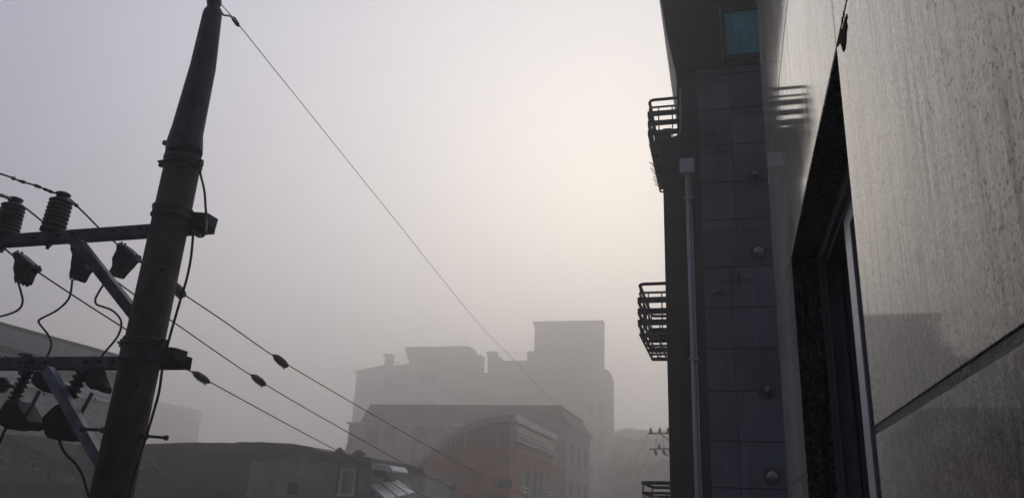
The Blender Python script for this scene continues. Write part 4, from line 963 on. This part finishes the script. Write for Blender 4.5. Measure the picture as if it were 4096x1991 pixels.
# railings
def vrail(xa_, xb_, yt, yb_, n):
    bm = B(); P, Q = V(xa_, yt, YV), V(xb_, yt, YV); zb__ = V((xa_+xb_)/2, yb_).z
    tube(bm, [P, Q], .06, 5)
    for k in range(n): p = P.lerp(Q, k/(n-1)); tube(bm, [p, Vector((p.x, p.y, zb__))], .03, 4)
    obj('railing', bm, m_rail, vl)
vrail(345, 440, 346, 395, 12); vrail(1010, 1200, 331, 382, 20)
# terrace roof in front
bm = B(); P0_, P1_ = V(665, 570, YV-3), V(945, 565, YV-3); P2_ = V(1010, 628, YV-3)
frus(bm, (V(720, 600, YV-3).x, YV-3), (V(1000, 600, YV-3).x, YV-.5), V(800, 598, YV-3).z, (P0_.x, YV-3.6), (P1_.x, YV-.5), P0_.z); box(bm, V(722, 640, YV-3).x, V(1005, 640, YV-3).x, YV-2.9, YV-.4, 0, V(800, 598.5, YV-3).z); obj('terrace_room', bm, m_roofr, vl)
# antenna
P, Q = V(792, 300, YV+1), V(797, 228, YV+1)
an = thing('tv_antenna', 'thin aerial mast with crossbars on the villa roof', 'antenna', P)
bm = B(); tube(bm, [P, Q], .05, 6); obj('mast', bm, m_rail, an)
bm = B()
for (xx0, yy0, xx1, yy1) in ((758, 272, 815, 258), (780, 240, 812, 236), (770, 283, 815, 275)): tube(bm, [V(xx0, yy0, YV+1), V(xx1, yy1, YV+1)], .03, 5)
each('crossbar', bm, m_rail, an)
bm = B(); tube(bm, [V(722, 294, YV+1), V(722, 280, YV+1)], .12, 6); each('bracket', bm, m_rail, an)
# roof shrubs
def shrub(P, r, label):
    bm = B(); P = Vector(P)
    for _ in range(220):
        v = P+Vector((random.gauss(0, r*.6), random.gauss(0, r*.4), abs(random.gauss(0, r*.5)))); s_ = r*.16
        a_ = Vector((random.gauss(0, 1), random.gauss(0, 1), random.gauss(0, 1))).normalized(); b_ = a_.orthogonal().normalized()
        bm.faces.new([bm.verts.new(v+a_*s_), bm.verts.new(v+b_*s_*.5), bm.verts.new(v-a_*s_), bm.verts.new(v-b_*s_*.5)])
    tag(obj('roof_shrub', bm, m_leaf), label, 'shrub')
shrub(V(380, 398, YV+.3), .55, 'low bush on the villa roof beside the left chimney')
shrub(V(1035, 378, YV-.2), .5, 'low bush on the villa roof right of the middle chimney')
shrub(V(918, 440, YV+.4), .6, 'spiky plants on the villa terrace edge between the two roof blocks')

# ---------------------------------------------------------------- far utility pole
YU = 42.0
fp = thing('distant_utility_pole', 'fog faded utility pole with crossarms half hidden behind the blue block', 'utility pole', (-2.3, YU, 0))
U = lambda x, y_: PY((2540+x/3.781, 1660+y_/3.781), YU)
m_fp = m_concrete
tp = U(560, 200); bm = B(); tube(bm, [(-2.2, YU+.25, 0), (-2.25, YU+.25, U(560, 150).z)], [.22, .15], 16); obj('shaft', bm, m_concrete, fp, smooth=True)
for (a_, b_, insx) in (((198, 275), (700, 268), (238, 374, 498, 640)), ((218, 508), (700, 500), (366,))):
    bm = B(); beam(bm, U(*a_), U(*b_), .07, .07); ar = obj('crossarm', bm, m_band, fp)
    for x_ in insx:
        bm = B(); y_ = a_[1]-5; lathe(bm, U(x_, y_), U(x_, y_-85 if len(insx) > 1 else y_-80), [(0, .08), (.3, .085), (.5, .06), (.8, .05), (1, .03)], 10); obj('insulator', bm, m_ins, ar)
for (p0_, p1_) in (((300, 520), (330, 600)), ((420, 520), (465, 600)), ((520, 520), (570, 610)), ):
    bm = B(); tube(bm, [U(*p0_), U((p0_[0]+p1_[0])/2-5, (p0_[1]+p1_[1])/2), U(*p1_)], [.07, .09, .05], 10); obj('fuse_cutout', bm, m_rubber, fp)
bm = B(); beam(bm, U(385, 285), U(600, 430), .06, .06); beam(bm, U(470, 590), U(620, 680), .06, .06); each('brace', bm, m_band, fp)
def fw(pts_, r, lab):
    wire('distant_wire', [PY((2540+x/3.781, 1660+y_/3.781), Y) for x, y_, Y in pts_], r, lab, 'wire', 'fog faded wires around the distant pole', seg=4)
fw([(195, 285, 42), (130, 430, 45), (60, 580, 49), (-40, 780, 58), (-160, 1000, 70)], .009, 'fog faded wire falling left from the distant pole, its topmost')
fw([(235, 520, 42), (180, 650, 46), (80, 850, 54), (-60, 1100, 68)], .009, 'fog faded wire falling left from the lower arm of the distant pole')
fw([(345, 290, 41.8), (320, 370, 41.7), (318, 440, 41.7), (320, 500, 41.8)], .012, 'fog faded lead joining the two arms of the distant pole, left one')
fw([(415, 320, 41.8), (425, 400, 41.7), (440, 500, 41.8)], .012, 'fog faded lead joining the two arms of the distant pole, right one')

# ---------------------------------------------------------------- haze
bm = B(); box(bm, -340, 340, -340, 340, -1.6, 66.0)
hz = obj('haze', bm, m_hole, loc=(0, 0, 0)); hz['kind'] = 'stuff'
hm = bpy.data.materials.new('fog_air'); hm.use_nodes = True; t = hm.node_tree; t.nodes.clear()
o_ = t.nodes.new('ShaderNodeOutputMaterial'); pv = t.nodes.new('ShaderNodeVolumePrincipled')
pv.inputs['Color'].default_value = (0.955, 0.934, 0.895, 1); pv.inputs['Density'].default_value = 0.0079; pv.inputs['Anisotropy'].default_value = 0.68
t.links.new(pv.outputs[0], o_.inputs['Volume']); hz.data.materials.clear(); hz.data.materials.append(hm)
S.cycles.volume_bounces = 4; S.cycles.max_bounces = 8
